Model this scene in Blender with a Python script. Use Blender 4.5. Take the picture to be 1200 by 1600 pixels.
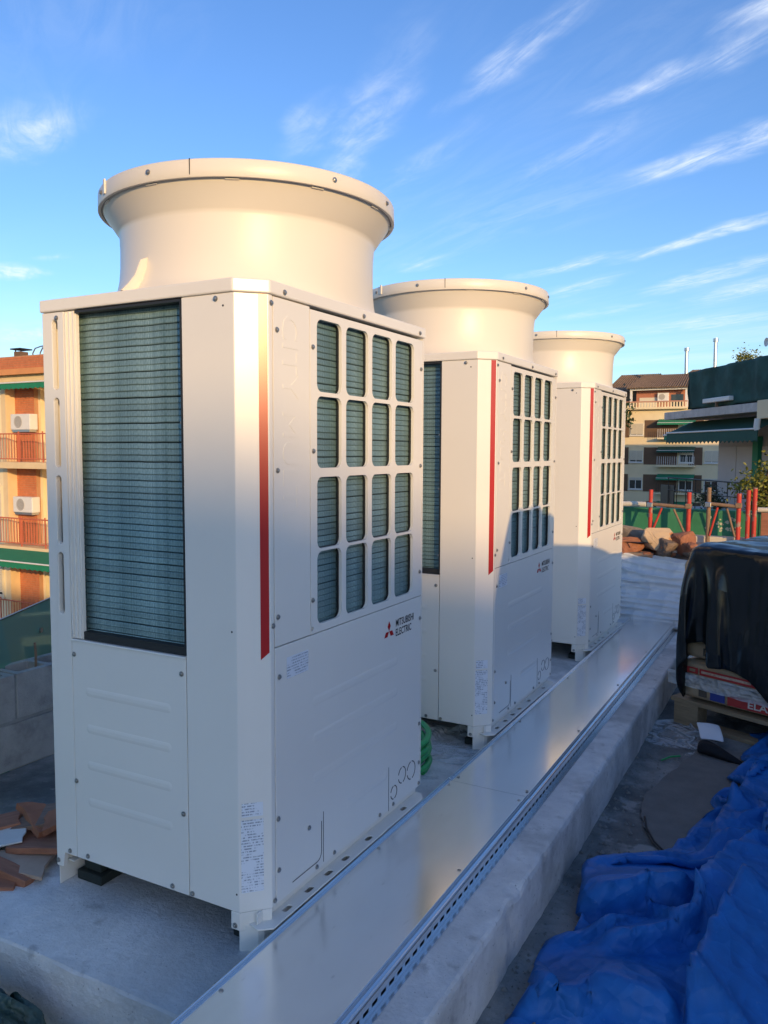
import bpy, bmesh, math, random
import numpy as np
from mathutils import Vector, Matrix, noise
from mathutils.geometry import tessellate_polygon
R = math.radians
scene = bpy.context.scene
C = scene.collection
for o in list(bpy.data.objects): bpy.data.objects.remove(o)

# ------------------------------------------------------------------ camera
cam = bpy.data.cameras.new('camera'); cam_o = bpy.data.objects.new('camera', cam); C.objects.link(cam_o)
YAW, PITCH, ROLL, FPX = 0.49401, -0.07641, 0.004275, 1250.78
CAM = Vector((1.19475, -1.55810, 1.18393))
fw = Vector((-math.sin(YAW)*math.cos(PITCH), math.cos(YAW)*math.cos(PITCH), math.sin(PITCH)))
rt = Vector((math.cos(YAW), math.sin(YAW), 0)); up = rt.cross(fw)
r2 = rt*math.cos(ROLL)+up*math.sin(ROLL); u2 = -rt*math.sin(ROLL)+up*math.cos(ROLL)
m = Matrix((r2, u2, -fw)).transposed().to_4x4(); m.translation = CAM
cam_o.matrix_world = m
cam.sensor_fit = 'VERTICAL'; cam.sensor_height = 24; cam.lens = FPX/1600*24
cam.clip_start = 0.02; cam.clip_end = 6000
scene.camera = cam_o
scene.render.resolution_x, scene.render.resolution_y = 768, 1024

# ------------------------------------------------------------------ light
SUN_AZ, SUN_EL = R(130), R(10.9)            # clockwise from +Y
SUN_DIR = Vector((math.sin(SUN_AZ)*math.cos(SUN_EL), math.cos(SUN_AZ)*math.cos(SUN_EL), math.sin(SUN_EL)))
SKY_STRENGTH, SUN_STRENGTH = 0.135, 2.0
scene.view_settings.view_transform = 'Standard'; scene.view_settings.look = 'None'
scene.view_settings.gamma = 1; scene.view_settings.exposure = 1.15; scene.view_settings.use_curve_mapping = False
sl = bpy.data.lights.new('sun', 'SUN'); sl.energy = SUN_STRENGTH; sl.angle = R(0.53); sl.color = (.90, .58, .25)
so = bpy.data.objects.new('sun', sl); C.objects.link(so); so.location = (30, -25, 20)
so.rotation_euler = (-SUN_DIR).to_track_quat('-Z', 'Y').to_euler()

world = bpy.data.worlds.new('World'); scene.world = world; world.use_nodes = True
def build_world():
    nt = world.node_tree; N = nt.nodes; L = nt.links; N.clear()
    out = N.new('ShaderNodeOutputWorld'); bg = N.new('ShaderNodeBackground'); bg.inputs[1].default_value = SKY_STRENGTH
    sky = N.new('ShaderNodeTexSky'); sky.sky_type = 'NISHITA'; sky.sun_disc = False
    sky.sun_elevation = SUN_EL; sky.sun_rotation = SUN_AZ
    sky.air_density = 1.0; sky.dust_density = 0.8; sky.ozone_density = 3.6; sky.altitude = 50
    tc = N.new('ShaderNodeTexCoord')
    sep = N.new('ShaderNodeSeparateXYZ'); L.new(tc.outputs['Generated'], sep.inputs[0])
    def math_(op, a, b=None, clamp=False):
        n = N.new('ShaderNodeMath'); n.operation = op; n.use_clamp = clamp
        for i, v in enumerate((a, b)):
            if v is None: continue
            if isinstance(v, (int, float)): n.inputs[i].default_value = v
            else: L.new(v, n.inputs[i])
        return n.outputs[0]
    zc = math_('MAXIMUM', sep.outputs[2], 0.02)
    px = math_('DIVIDE', sep.outputs[0], zc); py = math_('DIVIDE', sep.outputs[1], zc)
    comb = N.new('ShaderNodeCombineXYZ'); L.new(px, comb.inputs[0]); L.new(py, comb.inputs[1])
    P = comb.outputs[0]                                   # the cirrus layer as a flat sheet high above the place
    def noise_(scale, detail, rough, ang=0, sx=1, sy=1, dist=0, off=0):
        mp = N.new('ShaderNodeMapping'); L.new(P, mp.inputs[0]); mp.vector_type = 'TEXTURE'
        mp.inputs['Rotation'].default_value = (0, 0, R(ang)); mp.inputs['Scale'].default_value = (sx, sy, 1)
        mp.inputs['Location'].default_value = (off, off*.7, 0)
        n = N.new('ShaderNodeTexNoise'); L.new(mp.outputs[0], n.inputs[0])
        n.inputs['Scale'].default_value = scale; n.inputs['Detail'].default_value = detail
        n.inputs['Roughness'].default_value = rough; n.inputs['Distortion'].default_value = dist
        return n.outputs[0]
    def ramp(v, lo, hi, smooth=True):
        n = N.new('ShaderNodeMapRange'); n.interpolation_type = 'SMOOTHSTEP' if smooth else 'LINEAR'
        L.new(v, n.inputs[0]); n.inputs[1].default_value = lo; n.inputs[2].default_value = hi
        return n.outputs[0]
    fib = noise_(6.0, 9, .66, -36, 3.4, .8, 1.3)           # wind-drawn fibres
    puff = noise_(9.0, 6, .6, -38, 1.5, 1.0, .6, 3.1)
    broad = noise_(.9, 3, .55, -38, 2.6, 1, .5, 7.7)
    tex = math_('MULTIPLY', ramp(fib, .26, .72), ramp(puff, .16, .74))
    # banks of cirrus: (from, to, half width, density)
    banks = [((-1.75,2.75),(-.86,1.75),.085,.55), ((-1.66,2.36),(-1.22,1.96),.06,.38), ((-1.0,2.22),(-.46,1.84),.055,.75),
             ((-1.6,2.9),(-.85,2.3),.06,.22), ((-1.05,2.98),(-.5,2.5),.07,.30), ((-.62,2.42),(-.0,2.16),.07,.85),
             ((-.24,2.13),(.1,1.96),.06,1.0), ((-.66,3.13),(.05,2.74),.11,1.15), ((-1.65,4.56),(-.84,4.16),.075,.85),
             ((-.98,4.38),(-.1,3.78),.075,1.1), ((-1.66,5.22),(-1.0,4.68),.10,.75), ((-1.0,5.42),(-.1,4.5),.13,.75),
             ((-.86,5.02),(-.62,4.92),.06,.6), ((-.8,5.9),(-.1,5.1),.16,.65), ((-2.6,1.88),(-1.98,1.66),.12,.8),
             ((-4.3,3.12),(-3.85,2.98),.16,1.0), ((-3.68,2.92),(-3.45,2.95),.06,.5), ((-2.1,4.1),(-1.7,3.8),.07,.5),
             ((-1.9,6.1),(-1.0,5.7),.15,.45), ((-6.8,4.9),(-5.6,4.7),.3,.55), ((-1.4,7.1),(-.2,6.4),.25,.7),
             ((1.2,1.6),(2.0,1.1),.10,.8), ((.4,-1.6),(1.2,-2.0),.12,.7), ((-1.8,-.6),(-1.0,-1.2),.12,.6), ((.5,.4),(1.1,.0),.05,.5)]
    tot = None
    warp = N.new('ShaderNodeVectorMath'); warp.operation = 'ADD'
    wn = N.new('ShaderNodeTexNoise'); L.new(P, wn.inputs[0]); wn.inputs['Scale'].default_value = 3.2; wn.inputs['Detail'].default_value = 3
    ws = N.new('ShaderNodeVectorMath'); ws.operation = 'MULTIPLY_ADD'; L.new(wn.outputs['Color'], ws.inputs[0])
    ws.inputs[1].default_value = (.22, .22, 0); ws.inputs[2].default_value = (-.11, -.11, 0)
    L.new(P, warp.inputs[0]); L.new(ws.outputs[0], warp.inputs[1])
    for (a, b, w, d) in banks:
        cx, cy = (a[0]+b[0])/2, (a[1]+b[1])/2
        ln = math.hypot(b[0]-a[0], b[1]-a[1])*.62; an = math.atan2(b[1]-a[1], b[0]-a[0])
        mp = N.new('ShaderNodeMapping'); mp.vector_type = 'TEXTURE'; L.new(warp.outputs[0], mp.inputs[0])
        mp.inputs['Location'].default_value = (cx, cy, 0); mp.inputs['Rotation'].default_value = (0, 0, an); mp.inputs['Scale'].default_value = (ln*1.1, w*1.55, 1)
        g = N.new('ShaderNodeTexGradient'); g.gradient_type = 'SPHERICAL'; L.new(mp.outputs[0], g.inputs[0])
        v = math_('MULTIPLY', ramp(g.outputs[1], 0, .95), d*.92)
        tot = v if tot is None else math_('ADD', tot, v)
    veil = math_('MULTIPLY', ramp(broad, .46, .80), .17)
    horizon = math_('MULTIPLY', ramp(math_('DIVIDE', 1.0, zc), 3.0, 11.0), .30)
    low = math_('MULTIPLY', horizon, ramp(noise_(.55, 5, .6, -20, 3.0, 1, .6, 1.3), .40, .72))
    cov = math_('MULTIPLY', tot, math_('ADD', math_('MULTIPLY', tex, .95), .05))
    cov = math_('ADD', cov, math_('MULTIPLY', veil, ramp(fib, .3, .7)))
    cov = math_('MINIMUM', math_('ADD', cov, low), .78)
    hs = N.new('ShaderNodeHueSaturation'); L.new(sky.outputs[0], hs.inputs['Color']); hs.inputs['Hue'].default_value = .510; hs.inputs['Saturation'].default_value = 1.08; hs.inputs['Value'].default_value = .90
    mix = N.new('ShaderNodeMix'); mix.data_type = 'RGBA'; L.new(cov, mix.inputs[0]); L.new(hs.outputs[0], mix.inputs[6])
    mix.inputs[7].default_value = (3.5, 3.75, 4.1, 1)
    L.new(mix.outputs[2], bg.inputs[0]); L.new(bg.outputs[0], out.inputs[0])
build_world()

# ------------------------------------------------------------------ materials
MATS = {}
def lin(r, g, b):
    f = lambda c: ((c/255+.055)/1.055)**2.4 if c > 10 else c/255/12.92
    return (f(r), f(g), f(b))
def mat(name, col, rough=.6, metal=0., spec=.5, var=0., vscale=8., bump=0., bscale=60., col2=None, mixlo=.45, mixhi=.6, mscale=3., mdetail=6, stretch=None, coat=0., rvar=0., transp=0., specks=None, crinkle=None):
    """procedural surface: base colour with soft variation, an optional second colour in noise patches, and fine relief"""
    if name in MATS: return MATS[name]
    ma = bpy.data.materials.new(name); ma.use_nodes = True; nt = ma.node_tree; N = nt.nodes; L = nt.links
    b = N['Principled BSDF']; b.inputs['Roughness'].default_value = rough; b.inputs['Metallic'].default_value = metal
    b.inputs['Specular IOR Level'].default_value = spec; b.inputs['Base Color'].default_value = (*col, 1)
    if coat: b.inputs['Coat Weight'].default_value = coat; b.inputs['Coat Roughness'].default_value = .12
    tc = N.new('ShaderNodeTexCoord'); vec = tc.outputs['Object']
    if stretch:
        mp = N.new('ShaderNodeMapping'); mp.inputs['Scale'].default_value = stretch; L.new(vec, mp.inputs[0]); vec = mp.outputs[0]
    def nz(scale, detail=5, rough_=.6):
        n = N.new('ShaderNodeTexNoise'); L.new(vec, n.inputs[0]); n.inputs['Scale'].default_value = scale
        n.inputs['Detail'].default_value = detail; n.inputs['Roughness'].default_value = rough_; return n.outputs[0]
    c = None
    if col2 is not None:
        mr = N.new('ShaderNodeMapRange'); mr.interpolation_type = 'SMOOTHSTEP'; L.new(nz(mscale, mdetail), mr.inputs[0]); mr.inputs[1].default_value = mixlo; mr.inputs[2].default_value = mixhi
        mx = N.new('ShaderNodeMix'); mx.data_type = 'RGBA'; L.new(mr.outputs[0], mx.inputs[0])
        mx.inputs[6].default_value = (*col, 1); mx.inputs[7].default_value = (*col2, 1); c = mx.outputs[2]
    if var:
        mr = N.new('ShaderNodeMapRange'); L.new(nz(vscale, 6, .65), mr.inputs[0]); mr.inputs[1].default_value = .25; mr.inputs[2].default_value = .75
        mr.inputs[3].default_value = 1-var; mr.inputs[4].default_value = 1+var
        vm = N.new('ShaderNodeVectorMath'); vm.operation = 'SCALE'
        if c is None: vm.inputs[0].default_value = col
        else: L.new(c, vm.inputs[0])
        L.new(mr.outputs[0], vm.inputs[3]); c = vm.outputs[0]
    for (sscale, slo, shi, scol, samt) in (specks or ()):
        mr = N.new('ShaderNodeMapRange'); L.new(nz(sscale, 4, .55), mr.inputs[0]); mr.inputs[1].default_value = slo; mr.inputs[2].default_value = shi; mr.inputs[4].default_value = samt
        mx = N.new('ShaderNodeMix'); mx.data_type = 'RGBA'; L.new(mr.outputs[0], mx.inputs[0]); mx.inputs[7].default_value = (*scol, 1)
        if c is None: mx.inputs[6].default_value = (*col, 1)
        else: L.new(c, mx.inputs[6])
        c = mx.outputs[2]
    if c is not None: L.new(c, b.inputs['Base Color'])
    if rvar:
        mr = N.new('ShaderNodeMapRange'); L.new(nz(vscale*.7, 5), mr.inputs[0]); mr.inputs[1].default_value = .3; mr.inputs[2].default_value = .7
        mr.inputs[3].default_value = max(.02, rough-rvar); mr.inputs[4].default_value = min(1, rough+rvar); L.new(mr.outputs[0], b.inputs['Roughness'])
    if bump:
        bp = N.new('ShaderNodeBump'); bp.inputs['Strength'].default_value = min(1, bump); bp.inputs['Distance'].default_value = .02*bump
        L.new(nz(bscale, 6, .65), bp.inputs['Height']); L.new(bp.outputs[0], b.inputs['Normal'])
    if crinkle:
        prev = b.inputs['Normal'].links[0].from_socket if b.inputs['Normal'].links else None
        for vs_, ds_ in crinkle:
            wn_ = N.new('ShaderNodeTexNoise'); L.new(vec, wn_.inputs[0]); wn_.inputs['Scale'].default_value = vs_*.6; wn_.inputs['Detail'].default_value = 2
            ad_ = N.new('ShaderNodeVectorMath'); ad_.operation = 'MULTIPLY_ADD'; L.new(wn_.outputs['Color'], ad_.inputs[0]); ad_.inputs[1].default_value = (1.2/vs_,)*3; L.new(vec, ad_.inputs[2])
            vo = N.new('ShaderNodeTexVoronoi'); L.new(ad_.outputs[0], vo.inputs['Vector']); vo.inputs['Scale'].default_value = vs_; vo.feature = 'F1'
            bp_ = N.new('ShaderNodeBump'); bp_.inputs['Strength'].default_value = 1.; bp_.inputs['Distance'].default_value = ds_; L.new(vo.outputs['Distance'], bp_.inputs['Height'])
            if prev is not None: L.new(prev, bp_.inputs['Normal'])
            prev = bp_.outputs[0]
        L.new(prev, b.inputs['Normal'])
    if transp:
        tr = N.new('ShaderNodeBsdfTransparent'); ms = N.new('ShaderNodeMixShader'); ms.inputs[0].default_value = transp
        tr.inputs[0].default_value = (*[min(1, x*1.0) for x in (.95, .97, .96)], 1)
        L.new(b.outputs[0], ms.inputs[1]); L.new(tr.outputs[0], ms.inputs[2]); L.new(ms.outputs[0], N['Material Output'].inputs[0])
    MATS[name] = ma; return ma

M_paint = mat('ivory_paint', (.78, .75, .685), .27, spec=.5, var=.035, vscale=1.3, bump=.012, bscale=420)
M_cowl = mat('ivory_plastic', (.745, .69, .59), .38, spec=.5, var=.015, vscale=3, bump=.01, bscale=300, rvar=.04)
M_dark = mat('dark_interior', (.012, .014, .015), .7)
M_nearblack = mat('near_black', (.02, .021, .022), .5)  # for seams and fan, and for shade painted round the coil openings
M_screw = mat('zinc_screw', (.36, .35, .33), .35, metal=.9, var=.15, vscale=40)
M_red = mat('red_print', (.42, .02, .022), .26)
M_black = mat('black_print', (.012, .012, .014), .45)
M_galv = mat('galvanised_sheet', (.86, .875, .89), .20, metal=1., var=.05, vscale=5, rvar=.06, specks=((55, .66, .72, (.60, .60, .60), .5), (4, .58, .75, (.70, .69, .67), .5)), bump=.004, bscale=7, stretch=(1, .35, 1))
M_galv2 = mat('galvanised_edge', (.80, .81, .82), .26, metal=1., var=.05, vscale=20)
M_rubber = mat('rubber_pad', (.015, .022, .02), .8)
M_concrete = mat('pale_concrete', specks=((95, .66, .72, (.16, .16, .155), .8), (16, .60, .72, (.33, .32, .31), .6), (7, .62, .70, (.74, .73, .71), .5)), col=(.68, .67, .65), rough=.9, var=.20, vscale=9, bump=.55, bscale=75, col2=(.46, .455, .44), mixlo=.46, mixhi=.62, mscale=2.2)
M_floor = mat('dark_screed', specks=((26, .62, .74, (.34, .34, .32), .6), (80, .64, .70, (.07, .07, .07), .8), (5, .60, .66, (.40, .40, .38), .6)), col=(.25, .25, .235), rough=.85, var=.45, vscale=7, bump=.7, bscale=34, col2=(.12, .124, .118), mixlo=.40, mixhi=.60, mscale=1.7, rvar=.15)
M_felt = mat('bitumen_felt', (.17, .163, .15), .95, var=.2, vscale=9, bump=.4, bscale=160)
M_block = mat('concrete_block', (.40, .385, .36), .95, var=.18, vscale=9, bump=.6, bscale=70, col2=(.27, .265, .25), mixlo=.5, mixhi=.7, mscale=6)
M_mortar = mat('mortar', (.30, .30, .28), .95, var=.2, vscale=14, bump=.5, bscale=60)
M_wood = mat('weathered_wood', (.30, .125, .07), .8, var=.3, vscale=10, bump=.3, bscale=30, stretch=(1, 8, 8))
M_pallet = mat('pallet_wood', (.30, .215, .125), .85, var=.25, vscale=8, bump=.25, bscale=30, stretch=(1, 9, 9))
M_kraft = mat('kraft_paper', (.44, .325, .205), .75, var=.12, vscale=8, bump=.15, bscale=14)
M_sackred = mat('sack_red_print', (.42, .035, .03), .6, var=.15, vscale=20)
M_sackwhite = mat('sack_white_print', (.62, .58, .52), .6)
M_sackblue = mat('sack_blue_print', (.03, .05, .25), .6)
M_blue = mat('blue_tarpaulin', (.014, .135, .42), .5, spec=.35, var=.25, vscale=6, bump=.12, bscale=60, crinkle=((5, .040), (17, .009)), specks=((40, .66, .74, (.12, .24, .50), .5),))
M_blacktarp = mat('black_plastic_sheet', (.006, .0085, .009), .22, rvar=.08, vscale=6, crinkle=((3.5, .018),))
M_whitetarp = mat('grey_white_tarpaulin', (.62, .64, .65), .5, var=.06, vscale=4, crinkle=((8, .03),))
M_greentarp = mat('dark_green_sheet', (.045, .085, .07), .55, var=.4, vscale=18, crinkle=((12, .03), (34, .01)))
M_clear = mat('clear_film', (.75, .78, .8), .14, transp=.55, crinkle=((16, .03), (45, .008)))
M_paper = mat('white_paper', (.75, .76, .78), .8, var=.04, vscale=10)
M_hose = mat('green_hose', (.035, .33, .10), .35, var=.08, vscale=15)
M_rag = mat('black_rag', (.01, .01, .012), .9, bump=.4, bscale=60)
M_redpaint = mat('worn_red_paint', (.48, .04, .025), .6, var=.15, vscale=12, col2=(.30, .22, .17), mixlo=.53, mixhi=.60, mscale=11, bump=.2, bscale=40)
M_rust = mat('rusty_tube', (.24, .15, .09), .8, var=.25, vscale=15, bump=.2, bscale=50)
M_greenwall = mat('green_painted_wall', (.03, .19, .09), .7, var=.15, vscale=2, bump=.2, bscale=18, col2=(.045, .23, .12), mscale=1.2)
M_cream = mat('cream_render', (.74, .56, .33), .9, var=.07, vscale=2, bump=.15, bscale=20)
M_cream2 = mat('pale_cream_render', (.80, .665, .43), .9, var=.05, vscale=1.5, bump=.1, bscale=20)
M_orangeband = mat('orange_render', (.64, .28, .11), .9, var=.1, vscale=2)
M_brick = mat('red_brick', (.54, .18, .08), .9, var=.2, vscale=6, bump=.2, bscale=40)
M_brickjoint = mat('brick_joint', (.46, .25, .145), .95, var=.12, vscale=5)
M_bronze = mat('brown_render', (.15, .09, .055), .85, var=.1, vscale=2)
M_white = mat('white_enamel', (.72, .71, .68), .5, var=.03)
M_shutter = mat('cream_shutter', (.64, .58, .46), .6)
M_glass = mat('window_glass', (.03, .035, .04), .08, spec=.8)
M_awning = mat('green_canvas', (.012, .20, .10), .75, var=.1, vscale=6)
M_awndark = mat('deep_green_canvas', (.010, .075, .055), .8, var=.12, vscale=4)  # darker copy of the green canvas; carries the shade of the right awning
M_net = mat('dark_green_netting', (.014, .06, .05), .85, var=.35, vscale=1.6, bump=.5, bscale=9, col2=(.022, .085, .075), mscale=1.2)
M_railred = mat('red_railing', (.55, .14, .07), .6)
M_railblack = mat('black_railing', (.015, .016, .017), .5)
M_tile = mat('roof_tile', (.20, .135, .09), .9, var=.3, vscale=3, bump=.3, bscale=20)
M_steel = mat('flue_steel', (.55, .55, .54), .3, metal=.9)
M_bark = mat('bark', (.09, .065, .045), .9, var=.2, bump=.4, bscale=30)
M_leaf = mat('leaf', (.16, .17, .025), .55, var=.5, vscale=3.0)
M_leaf2 = mat('dark_leaf', (.035, .065, .02), .55, var=.4, vscale=3.0)
M_street = mat('street', (.07, .07, .068), .9, var=.2, vscale=.05)
M_rockA = mat('rubble_concrete', (.22, .18, .145), .95, var=.25, vscale=9, bump=.6, bscale=40, col2=(.42, .20, .10), mixlo=.55, mixhi=.65, mscale=7)
M_rockB = mat('rubble_brick', (.30, .125, .07), .95, var=.25, vscale=12, bump=.5, bscale=45)
M_rockC = mat('rubble_dirt', (.20, .14, .095), .95, var=.35, vscale=10, bump=.8, bscale=40)
M_rockE = mat('rubble_plaster', (.55, .40, .25), .95, var=.12, vscale=7, bump=.5, bscale=30, col2=(.50, .22, .09), mixlo=.56, mixhi=.60, mscale=6)

def mat_fin():
    ma = bpy.data.materials.new('coil_fins'); ma.use_nodes = True; nt = ma.node_tree; N = nt.nodes; L = nt.links; b = N['Principled BSDF']
    tc = N.new('ShaderNodeTexCoord'); mp = N.new('ShaderNodeMapping'); L.new(tc.outputs['Object'], mp.inputs[0]); mp.inputs['Scale'].default_value = (420, 420, 3)
    n = N.new('ShaderNodeTexNoise'); L.new(mp.outputs[0], n.inputs[0]); n.inputs['Scale'].default_value = 1; n.inputs['Detail'].default_value = 3
    n2 = N.new('ShaderNodeTexNoise'); L.new(tc.outputs['Object'], n2.inputs[0]); n2.inputs['Scale'].default_value = 7; n2.inputs['Detail'].default_value = 5
    ad = N.new('ShaderNodeMath'); ad.operation = 'MULTIPLY'; L.new(n.outputs[0], ad.inputs[0]); L.new(n2.outputs[0], ad.inputs[1])
    cr = N.new('ShaderNodeValToRGB'); L.new(ad.outputs[0], cr.inputs[0]); cr.color_ramp.elements[0].position = .08; cr.color_ramp.elements[1].position = .5
    cr.color_ramp.elements[0].color = (.05, .115, .125, 1); cr.color_ramp.elements[1].color = (.32, .46, .46, 1)
    oi = N.new('ShaderNodeObjectInfo'); rm = N.new('ShaderNodeMapRange'); L.new(oi.outputs['Random'], rm.inputs[0]); rm.inputs[3].default_value = .9; rm.inputs[4].default_value = 1.12
    sc = N.new('ShaderNodeVectorMath'); sc.operation = 'SCALE'; L.new(cr.outputs[0], sc.inputs[0]); L.new(rm.outputs[0], sc.inputs[3])
    L.new(sc.outputs[0], b.inputs['Base Color']); b.inputs['Metallic'].default_value = .3; b.inputs['Roughness'].default_value = .42
    bp = N.new('ShaderNodeBump'); bp.inputs['Strength'].default_value = .5; bp.inputs['Distance'].default_value = .002; L.new(n.outputs[0], bp.inputs['Height']); L.new(bp.outputs[0], b.inputs['Normal'])
    return ma
M_fin = mat_fin()
M_finback = mat('coil_gap', (.025, .045, .048), .6, metal=.3)
def mat_print():
    """white sticker with rows of fine grey print"""
    ma = bpy.data.materials.new('sticker_print'); ma.use_nodes = True; nt = ma.node_tree; N = nt.nodes; L = nt.links; b = N['Principled BSDF']
    tc = N.new('ShaderNodeTexCoord')
    def n_(sc, det=2):
        mp = N.new('ShaderNodeMapping'); L.new(tc.outputs['Object'], mp.inputs[0]); mp.inputs['Scale'].default_value = sc
        n = N.new('ShaderNodeTexNoise'); L.new(mp.outputs[0], n.inputs[0]); n.inputs['Scale'].default_value = 1; n.inputs['Detail'].default_value = det; return n.outputs[0]
    w = N.new('ShaderNodeTexWave'); w.wave_type = 'BANDS'; w.bands_direction = 'Z'; L.new(tc.outputs['Object'], w.inputs[0]); w.inputs['Scale'].default_value = 42; w.inputs['Distortion'].default_value = 0
    def st(v, lo, hi):
        mr = N.new('ShaderNodeMapRange'); L.new(v, mr.inputs[0]); mr.inputs[1].default_value = lo; mr.inputs[2].default_value = hi; return mr.outputs[0]
    def mu(a, c_):
        q = N.new('ShaderNodeMath'); q.operation = 'MULTIPLY'; L.new(a, q.inputs[0]); L.new(c_, q.inputs[1]); return q.outputs[0]
    f = mu(mu(st(w.outputs['Fac'], .45, .6), st(n_((260, 260, 90)), .42, .55)), st(n_((18, 18, 38), 1), .40, .46))
    mx = N.new('ShaderNodeMix'); mx.data_type = 'RGBA'; L.new(f, mx.inputs[0]); mx.inputs[6].default_value = (.72, .75, .80, 1); mx.inputs[7].default_value = (.27, .30, .35, 1)
    L.new(mx.outputs[2], b.inputs['Base Color']); b.inputs['Roughness'].default_value = .35
    return ma
M_print = mat_print()
def mat_greenglass():
    ma = bpy.data.materials.new('green_glass'); ma.use_nodes = True; nt = ma.node_tree; N = nt.nodes; L = nt.links; N.remove(N['Principled BSDF'])
    tr = N.new('ShaderNodeBsdfTransparent'); tr.inputs[0].default_value = (.68, .90, .78, 1); gl = N.new('ShaderNodeBsdfGlossy'); gl.inputs['Roughness'].default_value = .03; gl.inputs[0].default_value = (.6, .9, .75, 1)
    fr = N.new('ShaderNodeFresnel'); fr.inputs[0].default_value = 1.3; ms = N.new('ShaderNodeMixShader'); df = N.new('ShaderNodeBsdfDiffuse'); df.inputs[0].default_value = (.42, .74, .56, 1); m0 = N.new('ShaderNodeMixShader'); m0.inputs[0].default_value = .38; L.new(tr.outputs[0], m0.inputs[1]); L.new(df.outputs[0], m0.inputs[2])
    L.new(fr.outputs[0], ms.inputs[0]); L.new(m0.outputs[0], ms.inputs[1]); L.new(gl.outputs[0], ms.inputs[2]); L.new(ms.outputs[0], N['Material Output'].inputs[0])
    return ma
M_greenglass = mat_greenglass()

# ------------------------------------------------------------------ mesh helpers
class MB:
    def __init__(s): s.v = []; s.f = []; s.smooth = []
    def add(s, vs, fs, smooth=False):
        o = len(s.v); s.v += [tuple(v) for v in vs]; s.f += [tuple(i+o for i in f) for f in fs]; s.smooth += [smooth]*len(fs); return s
    def box(s, x0, x1, y0, y1, z0, z1):
        vs = [(x, y, z) for z in (z0, z1) for y in (y0, y1) for x in (x0, x1)]
        return s.add(vs, [(0, 2, 3, 1), (4, 5, 7, 6), (0, 1, 5, 4), (2, 6, 7, 3), (0, 4, 6, 2), (1, 3, 7, 5)])
    def prism(s, loops, d0, d1, fn, smooth=False):
        """flat plate with holes: loops in 2D (first is the outline), from depth d0 to d1; fn(a, b, d) -> xyz"""
        tri = tessellate_polygon([[Vector((a, b, 0)) for a, b in lp] for lp in loops])
        pts = [p for lp in loops for p in lp]; n = len(pts)
        vs = [fn(a, b, d1) for a, b in pts]+[fn(a, b, d0) for a, b in pts]
        fs = []
        A, B, D_ = Vector(fn(0, 0, d1)), Vector(fn(1, 0, d1)), Vector(fn(0, 1, d1)); nrm = Vector(fn(0, 0, d1))-Vector(fn(0, 0, d0))
        for t in tri:
            p, q, r_ = (Vector(vs[i]) for i in t)
            ok = (q-p).cross(r_-p).dot(nrm) > 0
            t = tuple(t) if ok else (t[0], t[2], t[1])
            fs.append(t); fs.append((t[0]+n, t[2]+n, t[1]+n))
        k = 0
        flip = (B-A).cross(D_-A).dot(nrm) < 0
        for li, lp in enumerate(loops):
            m_ = len(lp); area = sum(lp[i][0]*lp[(i+1) % m_][1]-lp[(i+1) % m_][0]*lp[i][1] for i in range(m_))
            rev = (area < 0) ^ (li > 0) ^ flip
            for i in range(m_):
                a, b = k+i, k+(i+1) % m_
                fs.append((a, b, b+n, a+n) if rev else (a, a+n, b+n, b))
            k += m_
        return s.add(vs, fs, smooth)
    def tube(s, path, r, n=8, cap=True, smooth=True):
        path = [Vector(p) for p in path]; k = len(path); rs = r if isinstance(r, (list, tuple)) else [r]*k; vs = []
        ref = Vector((0, 0, 1)); prev = None
        for i, p in enumerate(path):
            t = (path[min(i+1, k-1)]-path[max(i-1, 0)]).normalized()
            if prev is None:
                a = t.cross(ref if abs(t.z) < .9 else Vector((1, 0, 0))).normalized()
            else:
                a = (prev-t*prev.dot(t)).normalized()
            prev = a; b = t.cross(a)
            vs += [p+(a*math.cos(2*math.pi*j/n)+b*math.sin(2*math.pi*j/n))*rs[i] for j in range(n)]
        fs = [(i*n+j, i*n+(j+1) % n, (i+1)*n+(j+1) % n, (i+1)*n+j) for i in range(k-1) for j in range(n)]
        s.add(vs, fs, smooth)
        if cap:
            s.add(vs[:n], [tuple(reversed(range(n)))]); s.add(vs[-n:], [tuple(range(n))])
        return s
    def rings(s, rings, closed=False, smooth=True, cap0=False, cap1=False):
        n = len(rings[0]); k = len(rings); vs = [p for r_ in rings for p in r_]
        fs = [(i*n+j, i*n+(j+1) % n, ((i+1) % k)*n+(j+1) % n, ((i+1) % k)*n+j) for i in range(k if closed else k-1) for j in range(n)]
        if cap0: fs.append(tuple(reversed(range(n))))
        if cap1: fs.append(tuple((k-1)*n+j for j in range(n)))
        return s.add(vs, fs, smooth)
    def grid(s, P, smooth=True):
        h, w = P.shape[:2]
        return s.add([tuple(map(float, p)) for p in P.reshape(-1, 3)], [(i*w+j, i*w+j+1, (i+1)*w+j+1, (i+1)*w+j) for i in range(h-1) for j in range(w-1)], smooth)
    def mesh(s, name, mt=None, off=None):
        me = bpy.data.meshes.new(name)
        vs = s.v if off is None else [(a+off[0], b+off[1], c+off[2]) for a, b, c in s.v]
        me.from_pydata(vs, [], s.f); me.polygons.foreach_set('use_smooth', s.smooth); me.update()
        if mt: me.materials.append(mt)
        return me
def link(name, me, parent=None, loc=(0, 0, 0), rot=None):
    o = bpy.data.objects.new(name, me); C.objects.link(o); o.location = loc
    if rot: o.rotation_euler = rot
    if parent: o.parent = parent
    return o
def bev(o, w=.0015, seg=2, ang=40):
    b = o.modifiers.new('bevel', 'BEVEL'); b.width = w; b.segments = seg; b.limit_method = 'ANGLE'; b.angle_limit = R(ang); b.harden_normals = False
    return o
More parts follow.
